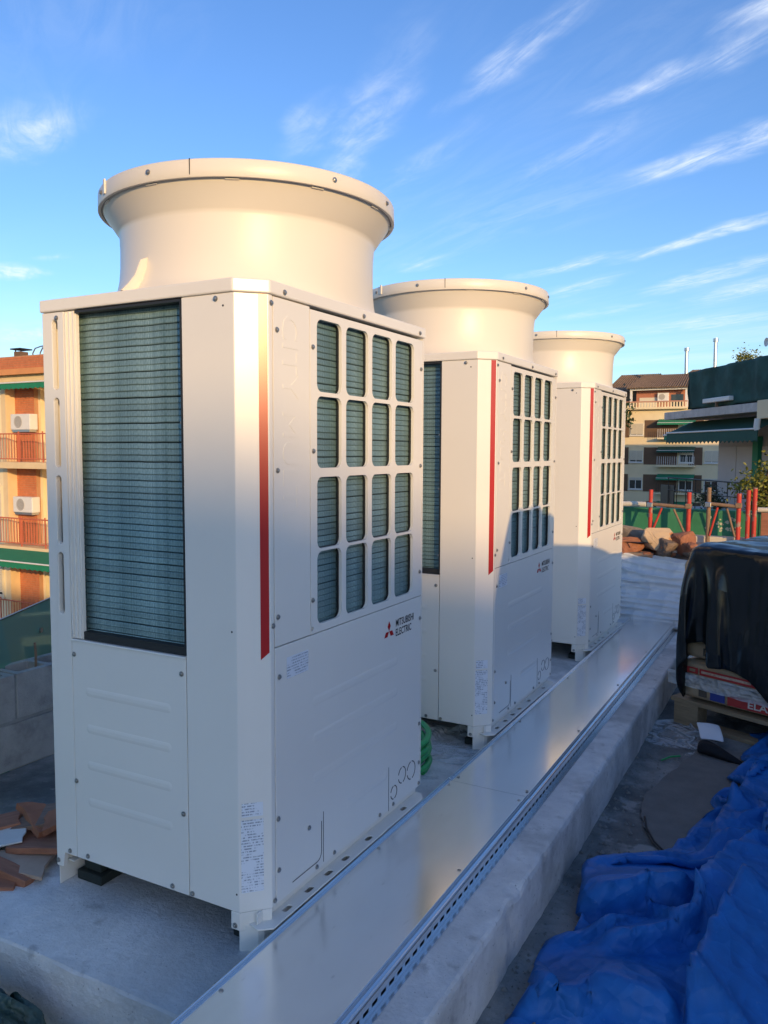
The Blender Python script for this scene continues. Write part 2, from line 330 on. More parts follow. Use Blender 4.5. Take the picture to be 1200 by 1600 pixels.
def build(mb, name, mt, parent=None, loc=(0, 0, 0), rot=None, off=None, bevel=0):
    o = link(name, mb.mesh(name, mt, off), parent, loc, rot)
    if bevel: bev(o, bevel)
    return o
def tag(o, label, cat, group=None, kind=None):
    if label: o['label'] = label
    if cat: o['category'] = cat
    if group: o['group'] = group
    if kind: o['kind'] = kind
    return o
def struct(o): o['kind'] = 'structure'; return o
def thing(name, label, cat, loc=(0, 0, 0), rz=0, group=None):
    o = link(name, None, None, loc, (0, 0, rz)); o.empty_display_size = .1; return tag(o, label, cat, group)
def rrect(a0, a1, b0, b1, r, n=6):
    pts = []
    for cx, cy, s_ in ((a1-r, b0+r, -90), (a1-r, b1-r, 0), (a0+r, b1-r, 90), (a0+r, b0+r, 180)):
        for i in range(n+1):
            t = R(s_+90*i/n); pts.append((cx+r*math.cos(t), cy+r*math.sin(t)))
    return pts
def rect(a0, a1, b0, b1): return [(a0, b0), (a1, b0), (a1, b1), (a0, b1)]
def circ(cx, cy, r, n=16): return [(cx+r*math.cos(2*math.pi*i/n), cy+r*math.sin(2*math.pi*i/n)) for i in range(n)]
XY = lambda a, b, d: (a, b, d)
FRONT = lambda a, b, d: (d, a, b)             # face looking along +X
LEFT = lambda a, b, d: (a, -d, b)             # face looking along -Y
def text_mesh(txt, size, sx=1., bold=0., extrude=0.0, align='LEFT'):
    cu = bpy.data.curves.new('text', 'FONT'); cu.body = txt; cu.size = size; cu.offset = bold; cu.align_x = align; cu.resolution_u = 3; cu.extrude = extrude
    o = bpy.data.objects.new('text', cu); C.objects.link(o); dg = bpy.context.evaluated_depsgraph_get()
    me = bpy.data.meshes.new_from_object(o.evaluated_get(dg)); bpy.data.objects.remove(o)
    co = np.zeros(len(me.vertices)*3); me.vertices.foreach_get('co', co); co = co.reshape(-1, 3); co[:, 0] *= sx
    return co, [tuple(p.vertices) for p in me.polygons]
def fbm(x, y, z=0, o=4):
    return noise.fractal(Vector((x, y, z)), 1.0, 2.0, o, noise_basis='PERLIN_ORIGINAL')

PAD_Z, FLOOR_Z = -.105, -.30
# ------------------------------------------------------------------ cloth in numpy (position based)
def relax(P, rest, collide, steps=160, inner=6, stiff=.9, bend=.25, span=3, grav=.0009, pin=None, damp=.96, fric=.5):
    """P (h,w,3); rest = the flat cloth as (h,w,2) positions"""
    V = np.zeros_like(P); pinP = P[pin].copy() if pin is not None else None; cons = []
    def con(fa, fb, k, one=False):
        L_ = np.linalg.norm(fb(rest)-fa(rest), axis=-1, keepdims=True)
        cons.append((fa(P), fb(P), L_*(.97 if one else 1), k, one))
    for s_ in (0, 1):
        def h0(A, s_=s_): a = A[:, s_:]; n = a.shape[1]//2*2; return a[:, 0:n:2]
        def h1(A, s_=s_): a = A[:, s_:]; n = a.shape[1]//2*2; return a[:, 1:n:2]
        def v0(A, s_=s_): a = A[s_:]; n = a.shape[0]//2*2; return a[0:n:2]
        def v1(A, s_=s_): a = A[s_:]; n = a.shape[0]//2*2; return a[1:n:2]
        con(h0, h1, stiff); con(v0, v1, stiff)
        con(lambda A: v0(A)[:, :-1], lambda A: v1(A)[:, 1:], stiff*.6); con(lambda A: v0(A)[:, 1:], lambda A: v1(A)[:, :-1], stiff*.6)
    for s_ in range(2*span):
        def b0(A, s_=s_): a = A[:, s_:]; n = a.shape[1]//(2*span)*(2*span); return a[:, 0:n:2*span]
        def b1(A, s_=s_): a = A[:, s_:]; n = a.shape[1]//(2*span)*(2*span); return a[:, span:n:2*span]
        def c0(A, s_=s_): a = A[s_:]; n = a.shape[0]//(2*span)*(2*span); return a[0:n:2*span]
        def c1(A, s_=s_): a = A[s_:]; n = a.shape[0]//(2*span)*(2*span); return a[span:n:2*span]
        con(b0, b1, bend, True); con(c0, c1, bend, True)
    for st in range(steps):
        Q = P.copy(); V *= damp; V[..., 2] -= grav; P += V
        for it in range(inner):
            for A, B, Lr, k, one in cons:
                d = B-A; l = np.sqrt((d*d).sum(-1, keepdims=True))+1e-9; e = l-Lr
                if one: e = np.minimum(0, e)
                c = d*(.5*k*e/l); A += c; B -= c
            if pin is not None: P[pin] = pinP
            hitm = collide(P)
        V = P-Q
        if hitm is not None: V[hitm] *= fric
    return P
def flat(h, w, hu, wv): return np.stack(np.meshgrid(np.linspace(0, hu, h), np.linspace(0, wv, w), indexing='ij'), -1)

# ------------------------------------------------------------------ ground and roof
def build_setting():
    g = MB(); g.add([(-3000, -3000, -12), (3000, -3000, -12), (3000, 3000, -12), (-3000, 3000, -12)], [(0, 1, 2, 3)])
    struct(build(g, 'ground', M_street))
    # own building below the roof terrace
    b = thing('rooftop_building', 'flat-roofed cream building that carries the terrace with the machines', 'building', (0, 0, -12))
    build(MB().box(-2.30, 9.0, -7.0, 9.0, 0, 11.62), 'wall', M_cream, b)
    # floor sheet with gentle unevenness
    nx, ny = 90, 150; P = np.zeros((ny, nx, 3))
    for j in range(ny):
        for i in range(nx):
            x = -2.03+(i/(nx-1))*11.0; y = -6.9+(j/(ny-1))*15.5
            P[j, i] = (x, y, FLOOR_Z+.006*fbm(x*1.3, y*1.3)+.003*fbm(x*6, y*6, 3))
    mb = MB(); mb.grid(P); struct(build(mb, 'roof_floor', M_floor))
    mb = MB().box(-2.03, 8.98, -6.9, 8.6, -.44, -.325); struct(build(mb, 'roof_slab', M_concrete))
    # concrete pad: grid over top and sides, with chipped edges
    x0, x1, y0, y1 = -1.13, .475, -.25, 4.95
    def prof(t):      # cross section: left foot, top, right foot
        pts = [(x0, FLOOR_Z-.02), (x0, PAD_Z-.02), (x0+.012, PAD_Z)] + [(x0+.012+(x1-x0-.024)*k/60, PAD_Z) for k in range(1, 60)] + [(x1-.012, PAD_Z), (x1-.004, PAD_Z-.006), (x1, PAD_Z-.02)] + [(x1, PAD_Z-.02-k*.03) for k in range(1, 7)] + [(x1, FLOOR_Z-.03)]
        return pts
    pr = prof(0); ys = list(np.linspace(y0, y1, 330)); rows = []
    for y in ys:
        row = []
        for (x, z) in pr:
            e = 0; dz = .0016*fbm(x*9, y*9, 1)+.0022*fbm(x*2.2, y*2.2, 5)
            if x > x1-.03:
                ch = max(0, fbm(y*5.5, 2.3, z*2)-.28)*.014+.0016*fbm(y*22, z*40, 9)
                e = -ch; dz -= max(0, fbm(y*7, 7.7)-.3)*.02 if z > PAD_Z-.03 else 0
                if z < PAD_Z-.10: e += .006*max(0, fbm(y*4, z*12, 4)+.05)
            row.append((x+e, y, z+dz))
        rows.append(row)
    near = [(x, y0-.0, FLOOR_Z-.02) for (x, z) in pr]
    top = rows[0]
    mid = [(x, y0-.004-.004*fbm(x*9, 3), z-.006-.004*max(0, fbm(x*12, 8)) if z > PAD_Z-.05 else z) for (x, _, z) in top]
    face = []
    for k in range(1, 8):
        t = k/8; face.append([(x, y0-.007-.004*fbm(x*6, t*3, 2), z+(FLOOR_Z-.03-z)*t) for (x, _, z) in mid])
    face.append([(x, y0-.014, FLOOR_Z-.03) for (x, _, z) in mid])
    allr = list(reversed(face))+[mid]+rows
    mb = MB(); mb.grid(np.array(allr), False); o = build(mb, 'concrete_pad', M_concrete); struct(o)
build_setting()

# ------------------------------------------------------------------ condenser units
W, D, CH, H = .943, .741, .060, 1.60
def make_unit():
    root = thing('condenser_unit', '-', 'condenser')
    OFF = (0, 0, -PAD_Z)
    def part(mb, name, mt, bevel=0, parent=root): return build(mb, name, mt, parent, off=OFF, bevel=bevel)
    T = .016
    # dark inner core
    part(MB().box(-D+.07, -.07, .07, W-.05, .03, 1.57), 'inner_casing', M_dark)
    # ---- left side (looks along -Y)
    slots = [(1.350, 1.545), (1.132, 1.328), (.915, 1.110), (.714, .892)]
    outer = [(-D, -.045), (-D+.026, -.045), (-D+.034, 0), (-.6555, 0), (-.6555, 1.564), (-D, 1.564)]
    part(MB().prism([outer]+[rrect(-.702, -.680, b0, b1, .0109) for b0, b1 in slots], -T, 0, LEFT), 'slotted_column', M_paint, .0015)
    part(MB().box(-.735, -.640, .045, .050, .03, 1.55).box(-.668, -.664, .0165, .045, .03, 1.55), 'slot_channel', M_paint)
    gs = MB().prism([rect(-.6535, -.611, .648, 1.564)], -T, -.004, LEFT)
    for a in (-.648, -.632, -.616): gs.prism([rect(a-.0022, a+.0022, .650, 1.562)], -.0041, .0015, LEFT)
    part(gs, 'guide_strip', M_paint, .001)
    lp = part(MB().prism([rect(-.6535, -.2285, 0.0, .646)], -T, 0, LEFT).prism([rect(-.6535, -.2285, .6405, .6465)], 0.0002, .004, LEFT), 'lower_side_panel', M_paint, .0015)
    def rib(a0, a1, b0, b1, h, fn, n=8):
        r0 = (b1-b0)/2-.0005; o0 = rrect(a0, a1, b0, b1, r0, n); i0 = rrect(a0+.009, a1-.009, b0+.009, b1-.009, max(.0012, r0-.009), n)
        mb = MB(); mb.rings([[fn(a, b, .0) for a, b in o0], [fn(a, b, h*.55) for a, b in rrect(a0+.003, a1-.003, b0+.003, b1-.003, r0-.003, n)], [fn(a, b, h) for a, b in i0]], smooth=True)
        mb.add([fn(a, b, h) for a, b in i0], [tuple(range(len(i0)))]); return mb
    for zc in (.500, .393, .286, .178):
        part(rib(-.602, -.282, zc-.013, zc+.013, .0014, LEFT), 'pressed_rib', M_paint, parent=lp)
    # corner post with the chamfer
    def post_prof(s):
        o_ = [(-.226, 0), (-CH, 0), (0, CH), (0, .0755)]
        return [(-.226, T)] + o_ + [(-T, .0755), (-T, CH+.007), (-CH-.007, T)]
    part(MB().prism([post_prof(0)], .0, 1.565, XY).prism([[(-.088, 0), (-CH, 0), (-.0, CH), (-T, CH+.007), (-CH-.007, T), (-.088, T)]], -.048, -.0005, XY), 'corner_post', M_paint, .002)
    # coil, left
    def coil(name, a0, a1, b0, b1, depth, fn, seed):
        rnd = random.Random(seed); back = part(MB().prism([rect(a0, a1, b0, b1)], -depth-.03, -depth-.010, fn), name, M_finback)
        pitch = .0168; n = int((b1-b0)/pitch); pitch = (b1-b0)/n; sect = [(d_*.6, z_*.0168/.0208) for d_, z_ in ((-.0065, 0), (-.0036, .0008), (-.0012, .0022), (-.0002, .0042), (-.0012, .0075), (-.0018, .0120), (-.0026, .0165), (-.0042, .0200), (-.0065, .0208))]
        segs = 14; mb = MB(); rr = []
        for k in range(segs+1):
            a = a0+(a1-a0)*k/segs; w_ = rnd.uniform(-.0008, .0008)
            rr.append([fn(a, zz+w_*.6, -depth+d+w_) for d, zz in sect])
        for q in range(segs):
            for j in range(len(sect)-1):
                A, B, C_, D_ = rr[q][j], rr[q+1][j], rr[q+1][j+1], rr[q][j+1]
                mb.add([A, B, C_, D_], [(0, 1, 2, 3)] if fn is LEFT else [(0, 1, 2, 3)], False)
        me = mb.mesh('fin_row', M_fin, OFF)
        for i in range(n):
            o = link('fin_row', me, back, (0, 0, b0+i*pitch+rnd.uniform(-.0012, .0012)))
            if fn is LEFT: o.location.y += rnd.uniform(-.0008, .0008)
        return back
    coil('side_coil', -.630, -.205, .655, 1.562, .030, LEFT, 1)
    part(MB().box(-.2315, -.2275, -.0005, .06, .652, 1.562).box(-.6105, -.2320, .0, .06, 1.5565, 1.563).box(-.6105, -.232, .006, .06, .648, .670), 'jamb_shade', M_nearblack)  # dark strips at the opening's edges, jamb shade put into the colour
    # ---- front (looks along +X)
    npan = part(MB().prism([rect(.0785, .2405, .6825, 1.563)], -T, 0, FRONT), 'narrow_panel', M_paint, .0015)
    co, fa = text_mesh('CITY MULTI', .098, 1.02, extrude=.0006)
    ma_ = [FRONT(.190-.098*0+ (y-.035)*-0 - 0 + (-(-y))*1.0-.078, 1.53-x*.99, z+.0004) for x, y, z in co]
    ma_ = [(p[0], .118+y*1.02, p[2]) for p, (x, y, z) in zip(ma_, co)]
    mb = MB(); mb.add(ma_, fa); part(mb, 'raised_lettering', M_paint, .0004, npan)['kind'] = 'stuff'
    cols = [(.276, .404), (.429, .558), (.582, .711), (.735, .868)]; rws = [(1.343, 1.537), (1.136, 1.331), (.914, 1.111), (.704, .906)]
    holes = [rrect(a0, a1, b0, b1, .022, 7) for a0, a1 in cols for b0, b1 in rws]
    part(MB().prism([rect(.2435, .9345, .6825, 1.557)]+holes+[circ(.252, .697, .006)], -.010, 0, FRONT), 'grille_panel', M_paint, .0018)
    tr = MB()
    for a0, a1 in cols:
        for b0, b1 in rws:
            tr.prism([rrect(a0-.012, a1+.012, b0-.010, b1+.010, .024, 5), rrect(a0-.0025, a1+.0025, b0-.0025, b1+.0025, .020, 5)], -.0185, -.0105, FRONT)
    part(tr, 'grille_jamb_shade', M_nearblack)  # dark rings stand in for the shaded inner jambs of the openings
    coil('front_coil', .25, .925, .69, 1.555, .0215, FRONT, 2)
    low = part(MB().prism([rect(.0785, .9345, 0.0, .6795)], -T, 0, FRONT), 'lower_front_panel', M_paint, .0015)
    for a0, a1, zc in ((.25, .76, .492), (.25, .76, .388), (.25, .76, .272), (.43, .69, .128)):
        part(rib(a0, a1, zc-.014, zc+.014, .0014, FRONT), 'pressed_rib', M_paint, parent=low)
    # right side and rear close the cabinet
    part(MB().box(-D, .0, W-.0055, W, 0, 1.564).box(-.02, 0, .937, W-.0055, 0, 1.557), 'far_side_panel', M_paint, .0012)
    part(MB().box(-D, -D+.006, T, W-.006, 0, 1.564), 'rear_panel', M_paint, .0012)
    # hatch and knock-out cuts in the lower front panel
    def slot_line(pts, w=.0022):
        mb = MB()
        for (a, b), (c, d) in zip(pts[:-1], pts[1:]):
            L_ = math.hypot(c-a, d-b); nx, ny = -(d-b)/L_*w/2, (c-a)/L_*w/2
            mb.prism([[(a-nx, b-ny), (c-nx, d-ny), (c+nx, d+ny), (a+nx, b+ny)]], .0002, .0009, FRONT)
        return mb
    arc = lambda cx, cy, r, t0, t1, n=10: [(cx+r*math.cos(R(t0+(t1-t0)*i/n)), cy+r*math.sin(R(t0+(t1-t0)*i/n))) for i in range(n+1)]
    hm = slot_line([(.294, .136), (.294, .058)]+arc(.270, .050, .024, 10, -70, 6)+[(.270, .026), (.150, .026)])
    part(hm, 'hatch_cut', M_nearblack, parent=low)
    part(slot_line([(.304, .160), (.304, .012)], .0018), 'hatch_seam', M_nearblack, parent=low)
    part(slot_line([(.700, .148), (.700, .0)], .0018), 'hatch_seam', M_nearblack, parent=low)
    for cy_, cz_, r_ in ((.866, .080, .031), (.797, .088, .027), (.737, .050, .022)):
        mb = MB()
        for t0, t1 in ((-75, 80), (100, 165), (195, 262)): mb_ = slot_line(arc(cy_, cz_, r_, t0, t1), .0035); mb.add(mb_.v, mb_.f)
        part(mb, 'knockout', M_nearblack, parent=low)
    # ---- cap and cowl
    e = .005
    capo = [(-D-e, -e), (-CH, -e), (e, CH), (e, W+e), (-D-e, W+e)]
    part(MB().prism([capo], 1.566, 1.600, XY), 'top_cap', M_paint, .004)
    cx, cy = -D/2, W/2; n = 128
    def ring(ax, ay, z, p_=2.0):
        out = []
        for i in range(n):
            t = 2*math.pi*i/n; c, s_ = math.cos(t), math.sin(t)
            out.append((cx+ax*math.copysign(abs(c)**(2/p_), c), cy+ay*math.copysign(abs(s_)**(2/p_), s_), z))
        return out
    pf = [(z, a_, b_, 2.0) for z, a_, b_ in ((1.5985, .3735, .456), (1.605, .3715, .443), (1.618, .370, .428), (1.638, .370, .415), (1.668, .3705, .403), (1.71, .372, .3955), (1.76, .374, .392), (1.80, .378, .391), (1.810, .380, .392), (1.815, .384, .395), (1.822, .390, .399), (1.845, .4075, .4115), (1.868, .4245, .427), (1.880, .433, .434))]
    inner = [(z, ax-.012, ay-.012, p_) for z, ax, ay, p_ in reversed(pf)]
    cw = part(MB().rings([ring(a, b, z, p_) for z, a, b, p_ in pf]+[ring(.430, .432, 1.914)]+[ring(a, b, max(z, 1.603), p_) for z, a, b, p_ in inner]), 'cowl', M_cowl)
    def lath(prof): return [[(cx+r*math.cos(2*math.pi*i/n), cy+r*math.sin(2*math.pi*i/n), z) for i in range(n)] for r, z in prof]
    rim = part(MB().rings(lath([(.4345, 1.876), (.4425, 1.875), (.4435, 1.8765), (.4425, 1.918), (.4405, 1.9215), (.434, 1.922), (.4335, 1.918), (.4345, 1.876)])), 'rim_band', M_cowl)
    def on_rim(deg): t = R(deg); return Vector((cx+.443*math.cos(t), cy+.443*math.sin(t), 1.898)), t
    cam_dir = math.degrees(math.atan2(-1.558-cy, 1.195-cx))
    mb = MB()
    p, t = on_rim(cam_dir-20); mb.add(*(lambda c_: (c_.v, c_.f))(MB().box(-.0012, .0012, -.001, .001, -.016, .024)))
    mb.v = [(p.x+math.cos(t)*x-math.sin(t)*y, p.y+math.sin(t)*x+math.cos(t)*y, p.z+z) for x, y, z in mb.v]
    part(mb, 'rim_seam', M_nearblack, parent=rim)
    mb = MB(); p, t = on_rim(cam_dir-63); mb.box(-.001, .004, -.006, .006, -.012, .028); mb.v = [(p.x+math.cos(t)*x-math.sin(t)*y, p.y+math.sin(t)*x+math.cos(t)*y, p.z+z) for x, y, z in mb.v]
    part(mb, 'rim_clip', M_cowl, .001, rim)
    for k, dg in enumerate(range(0, 360, 30)):
        mb = MB(); t = R(cam_dir-36+dg); mb.box(.421, .4335, -.018, .018, 1.8715, 1.875); mb.v = [(cx+math.cos(t)*x-math.sin(t)*y, cy+math.sin(t)*x+math.cos(t)*y, z) for x, y, z in mb.v]
        part(mb, 'rim_tab', M_cowl, .0006, rim)
    # gusset fin at the foot of the cowl
    t = R(-97); fx, fy = cx+.372*math.cos(t), cy+.398*math.sin(t)
    g = [(0, 0), (.085, 0), (.062, .022), (.040, .048), (.022, .090), (-.01, .105), (-.02, 0)]
    mb = MB().prism([g], -.003, .003, lambda a, b, d: (fx+math.cos(t)*a-math.sin(t)*d-.0, fy+math.sin(t)*a+math.cos(t)*d, 1.600+b)); part(mb, 'cowl_gusset', M_cowl, .0012)
    # fan inside the throat
    fan = MB(); fan.rings(lath([(.30, 1.62), (.07, 1.62), (.07, 1.70), (.01, 1.705)]))
    for k in range(4):
        pts = []
        for r_, tw, zz in ((.07, 0, 1.66), (.2, .12, 1.665), (.34, .3, 1.67)):
            a_ = k*math.pi/2
            pts.append([(cx+r_*math.cos(a_+tw-.35), cy+r_*math.sin(a_+tw-.35), zz-.03), (cx+r_*math.cos(a_+tw+.35), cy+r_*math.sin(a_+tw+.35), zz+.03)])
        for q in range(2): fan.add([pts[q][0], pts[q][1], pts[q+1][1], pts[q+1][0]], [(0, 1, 2, 3)])
    part(fan, 'fan', M_nearblack)
    # ---- stripe, stickers, emblem on the chamfer and the front
    ch = lambda a, b, d: (-CH+a*.70711+d*.70711, a*.70711-d*.70711, b)          # chamfer face, a from 0 to .0849
    part(MB().prism([[(.0595, .656), (.0815, .674), (.0815, 1.564), (.0595, 1.564)]], .0003, .0007, ch), 'red_stripe', M_red)
    part(MB().prism([rect(.008, .062, .252, .288)], .0003, .0006, ch), 'data_sticker', M_print)
    part(MB().prism([rect(.006, .063, .052, .244)], .0003, .0006, ch), 'data_sticker', M_print)
    part(MB().prism([rect(.128, .229, .588, .645)], .0003, .0006, FRONT), 'warning_sticker', M_print, parent=low)
    dia = MB(); r_ = .0335; c0 = (.698, .601)
    for an in (90, 210, 330):
        t = R(an); u_ = (math.cos(t), math.sin(t)); v_ = (-math.sin(t), math.cos(t)); h_ = r_*.577*.5*1.0
        pts = [(c0[0]+u_[0]*k+v_[0]*q, c0[1]+u_[1]*k+v_[1]*q) for k, q in ((.0005, 0), (r_/2, -h_), (r_, 0), (r_/2, h_))]
        dia.prism([[(.698+(a-.698)*1.12, b) for a, b in pts]], .0003, .0007, FRONT)
    part(dia, 'emblem', M_red, parent=low)
    def front_text(txt, y, z, size, sx, name):
        co, fa = text_mesh(txt, size, sx, bold=.0005); mb = MB(); mb.add([(.0006, y+a, z+b) for a, b, c in co], fa); part(mb, name, M_black, parent=low)
    front_text('MITSUBISHI', .743, .608, .0335, .80, 'lettering')
    front_text('ELECTRIC', .743, .576, .0335, .80, 'lettering')
    # ---- screws
    def screw_mesh(fn, name):
        mb = MB(); n_ = 10
        mb.rings([[fn(r_*math.cos(2*math.pi*i/n_), r_*math.sin(2*math.pi*i/n_), d) for i in range(n_)] for r_, d in ((.0072, 0), (.0072, .0012), (.0048, .0014), (.0046, .0042), (.0030, .0050))], smooth=False, cap1=True)
        return mb.mesh(name, M_screw)
    SL, SF = screw_mesh(LEFT, 'screw'), screw_mesh(FRONT, 'screw')
    for a, b in ((-.682, 1.548), (-.115, 1.553), (-.645, .602), (-.243, .600), (-.648, .230), (-.243, .222), (-.683, .012), (-.609, .014), (-.286, .012), (-.216, .010), (-.733, -.028), (-.074, -.036)):
        link('screw', SL, root, (a, -.0005, b-PAD_Z))
    for b in (1.253, 1.02, .732): link('screw', SL, root, (-.2345, .005, b-PAD_Z)).scale = (.7, .7, .7)
    for a, b in ((.091, .759), (.093, 1.133), (.093, 1.483), (.255, 1.459), (.257, 1.182), (.252, .776), (.925, .603), (.920, .767), (.920, 1.46), (.920, 1.133), (.095, .602), (.925, .227), (.925, .087), (.087, .228), (.231, .143), (.089, .089), (.269, .013), (.362, .013), (.639, .012), (.732, .012), (.925, .012), (.070, .016), (.070, 1.545), (.070, .74)):
        link('screw', SF, root, (.0005, a, b-PAD_Z))
    for a, b in ((.12, 1.578), (.52, 1.578), (.90, 1.578)): link('screw', SF, root, (.0055, a, b-PAD_Z))
    for dg in (-68, -36, 30, 62, 100, 140, 180, 220, 255):
        t = R(cam_dir+dg); o = link('screw', SF, rim, (cx+.4436*math.cos(t), cy+.4436*math.sin(t), 1.900-PAD_Z), (0, 0, t))
    for a, b in ((-.068, .048), (-.075, .73), (-.092, 1.535)):
        part(MB().prism([circ(a, b, .0028, 10)], .0002, .0006, LEFT), 'pilot_hole', M_nearblack)
    # ---- base rails, flange and legs
    fl = [(-.05, .020), (-.006, .004), (.026, .030), (.028, .905), (.006, .940), (-.05, .940)]
    hl = [rrect(-.004, .012, y-.017, y+.017, .0078, 5) for y in (.12, .225, .325, .42, .56, .80)]
    part(MB().prism([fl]+hl, -.034, -.030, XY).box(-.022, -.018, .02, .94, -.030, -.0005).box(-.03, -.026, .03, .92, -.07, -.034), 'front_base_rail', M_paint, .001)
    part(MB().box(-D-.0, -D+.05, .02, .92, -.034, -.030).box(-D+.018, -D+.022, .02, .92, -.030, -.0005), 'rear_base_rail', M_paint, .001)
    for xo, sg in ((-.012, 1), (-D+.006, -1)):
        for y0, y1 in ((.004, .165), (.775, .936)):
            if sg > 0 and y0 < .1: pl = [(xo-.050, y0), (xo-.008, y0+.022), (xo, y0+.036), (xo, y1)]
            else: pl = [(xo, y0), (xo, y1)]
            lp = [(a, b) for a, b in pl]+[(a-.004, b+.0015) for a, b in reversed(pl)]
            part(MB().prism([lp], PAD_Z+.0005, -.0345, XY), 'leg', M_paint, .001)
            xa = (xo-.11, xo-.025) if sg > 0 else (xo+.02, xo+.12)
            part(MB().box(*xa, y0+.045, y1-.005, PAD_Z+.0005, PAD_Z+.030).box(xa[0]+.015, xa[1]-.015, y0+.06, y1-.02, PAD_Z+.0305, -.035), 'rubber_pad', M_rubber, .004)
    return root
def copy_tree(o, parent=None):
    c = o.copy(); C.objects.link(c); c.parent = parent
    for chd in list(o.children): copy_tree(chd, c)
    return c
u0 = make_unit()
lab = ['largest and nearest ivory air-conditioning condenser with big round cowl, two coil faces in view',
       'middle ivory condenser of the row, between the nearest machine and the farthest one',
       'farthest and smallest ivory condenser of the row, beside the crumpled white sheet']
units = [u0, copy_tree(u0), copy_tree(u0)]
for o, y, l in zip(units, (0, 1.5929, 3.2674), lab):
    o.location = (0, y, PAD_Z); o['label'] = l; o['group'] = 'condensers in a row on the concrete pad'
units[2].rotation_euler.z = R(-.4)

# ------------------------------------------------------------------ cable tray along the pad
def make_tray():
    t = thing('cable_tray', 'long galvanised steel cable tray with flat lid along the condensers', 'cable tray', (0, 0, PAD_Z))
    ya, yb, yj = -.85, 4.50, 1.135; x0, x1, zt = .030, .352, .055
    rnd = random.Random(4)
    for a, b, dz in ((ya, yj-.0035, .0015), (yj+.0035, yb, -.001)):
        nx, ny = 14, int((b-a)/.06); P = np.zeros((ny+1, nx+1, 3))
        for j in range(ny+1):
            for i in range(nx+1):
                u = i/nx; x = x0+(x1-.020-x0)*u; y = a+(b-a)*j/ny
                P[j, i] = (x, y, zt+dz+.0013*fbm(x*4, y*1.6, 2)*math.sin(math.pi*u)*1.4)
        mb = MB(); mb.grid(P)
        lid = build(mb, 'lid', M_galv, t)
        sec = [(x0+.001, zt+.0005), (x0+.001, zt+.007), (x0-.002, zt+.0105), (x0-.006, zt+.0085), (x0-.0075, zt+.003), (x0-.0065, .003), (x0-.0045, .003), (x0-.004, zt-.002)]
        mb = MB(); mb.rings([[(x, y, z+dz) for x, z in sec] for y in (a, b)], smooth=False, cap0=True, cap1=True); build(mb, 'folded_edge', M_galv2, lid, bevel=.0012)
        xr = x1-.020
        sec = [(xr-.0005, zt), (xr, zt+.009), (xr+.003, zt+.0115), (xr+.0055, zt+.009), (xr+.006, zt-.003), (xr+.012, zt-.006), (xr+.0155, zt-.0055), (xr+.018, zt-.008), (xr+.018, zt-.012), (xr, zt-.012)]
        mb = MB(); mb.rings([[(x, y, z+dz) for x, z in sec] for y in (a, b)], smooth=False, cap0=True, cap1=True); build(mb, 'folded_edge', M_galv2, lid, bevel=.0012)
    build(MB().box(x0, x1-.022, yj-.02, yj+.02, zt-.0085, zt-.0055), 'joint_shade_strip', M_rubber, t)  # dark strip added under the lid gap to stand in for its shade
    me = MB().rings([[(r_*math.cos(2*math.pi*i/10), r_*math.sin(2*math.pi*i/10), z_) for i in range(10)] for r_, z_ in ((.006, 0), (.0055, .002), (.003, .003))], cap1=True, smooth=False).mesh('lid_screw', M_screw)
    for y in (-.2, .55, 1.09, 1.18, 1.9, 2.7, 3.5):
        for x in (x0+.016, x1-.036): link('lid_screw', me, t, (x, y, zt+.001))
    # slotted side rail: a strip of real slots
    mb = MB(); xs, xe = x1-.004, x1-.0025; pitch = .042; n = int((yb-ya)/pitch)
    mb.box(xs, xe, ya, yb, .0035, .017); mb.box(xs, xe, ya, yb, .027, zt-.0125)
    for k in range(n): mb.box(xs, xe, ya+k*pitch, ya+k*pitch+.016, .0171, .0269)
    mb.box(xs-.0005, x1+.014, ya, yb, 0, .003)
    build(mb, 'slotted_side_rail', M_galv2, t)
    build(MB().box(x0, xs-.012, ya, yb, .0005, .003), 'tray_bottom', M_galv2, t)
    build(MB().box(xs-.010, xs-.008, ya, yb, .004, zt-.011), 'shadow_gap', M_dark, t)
make_tray()

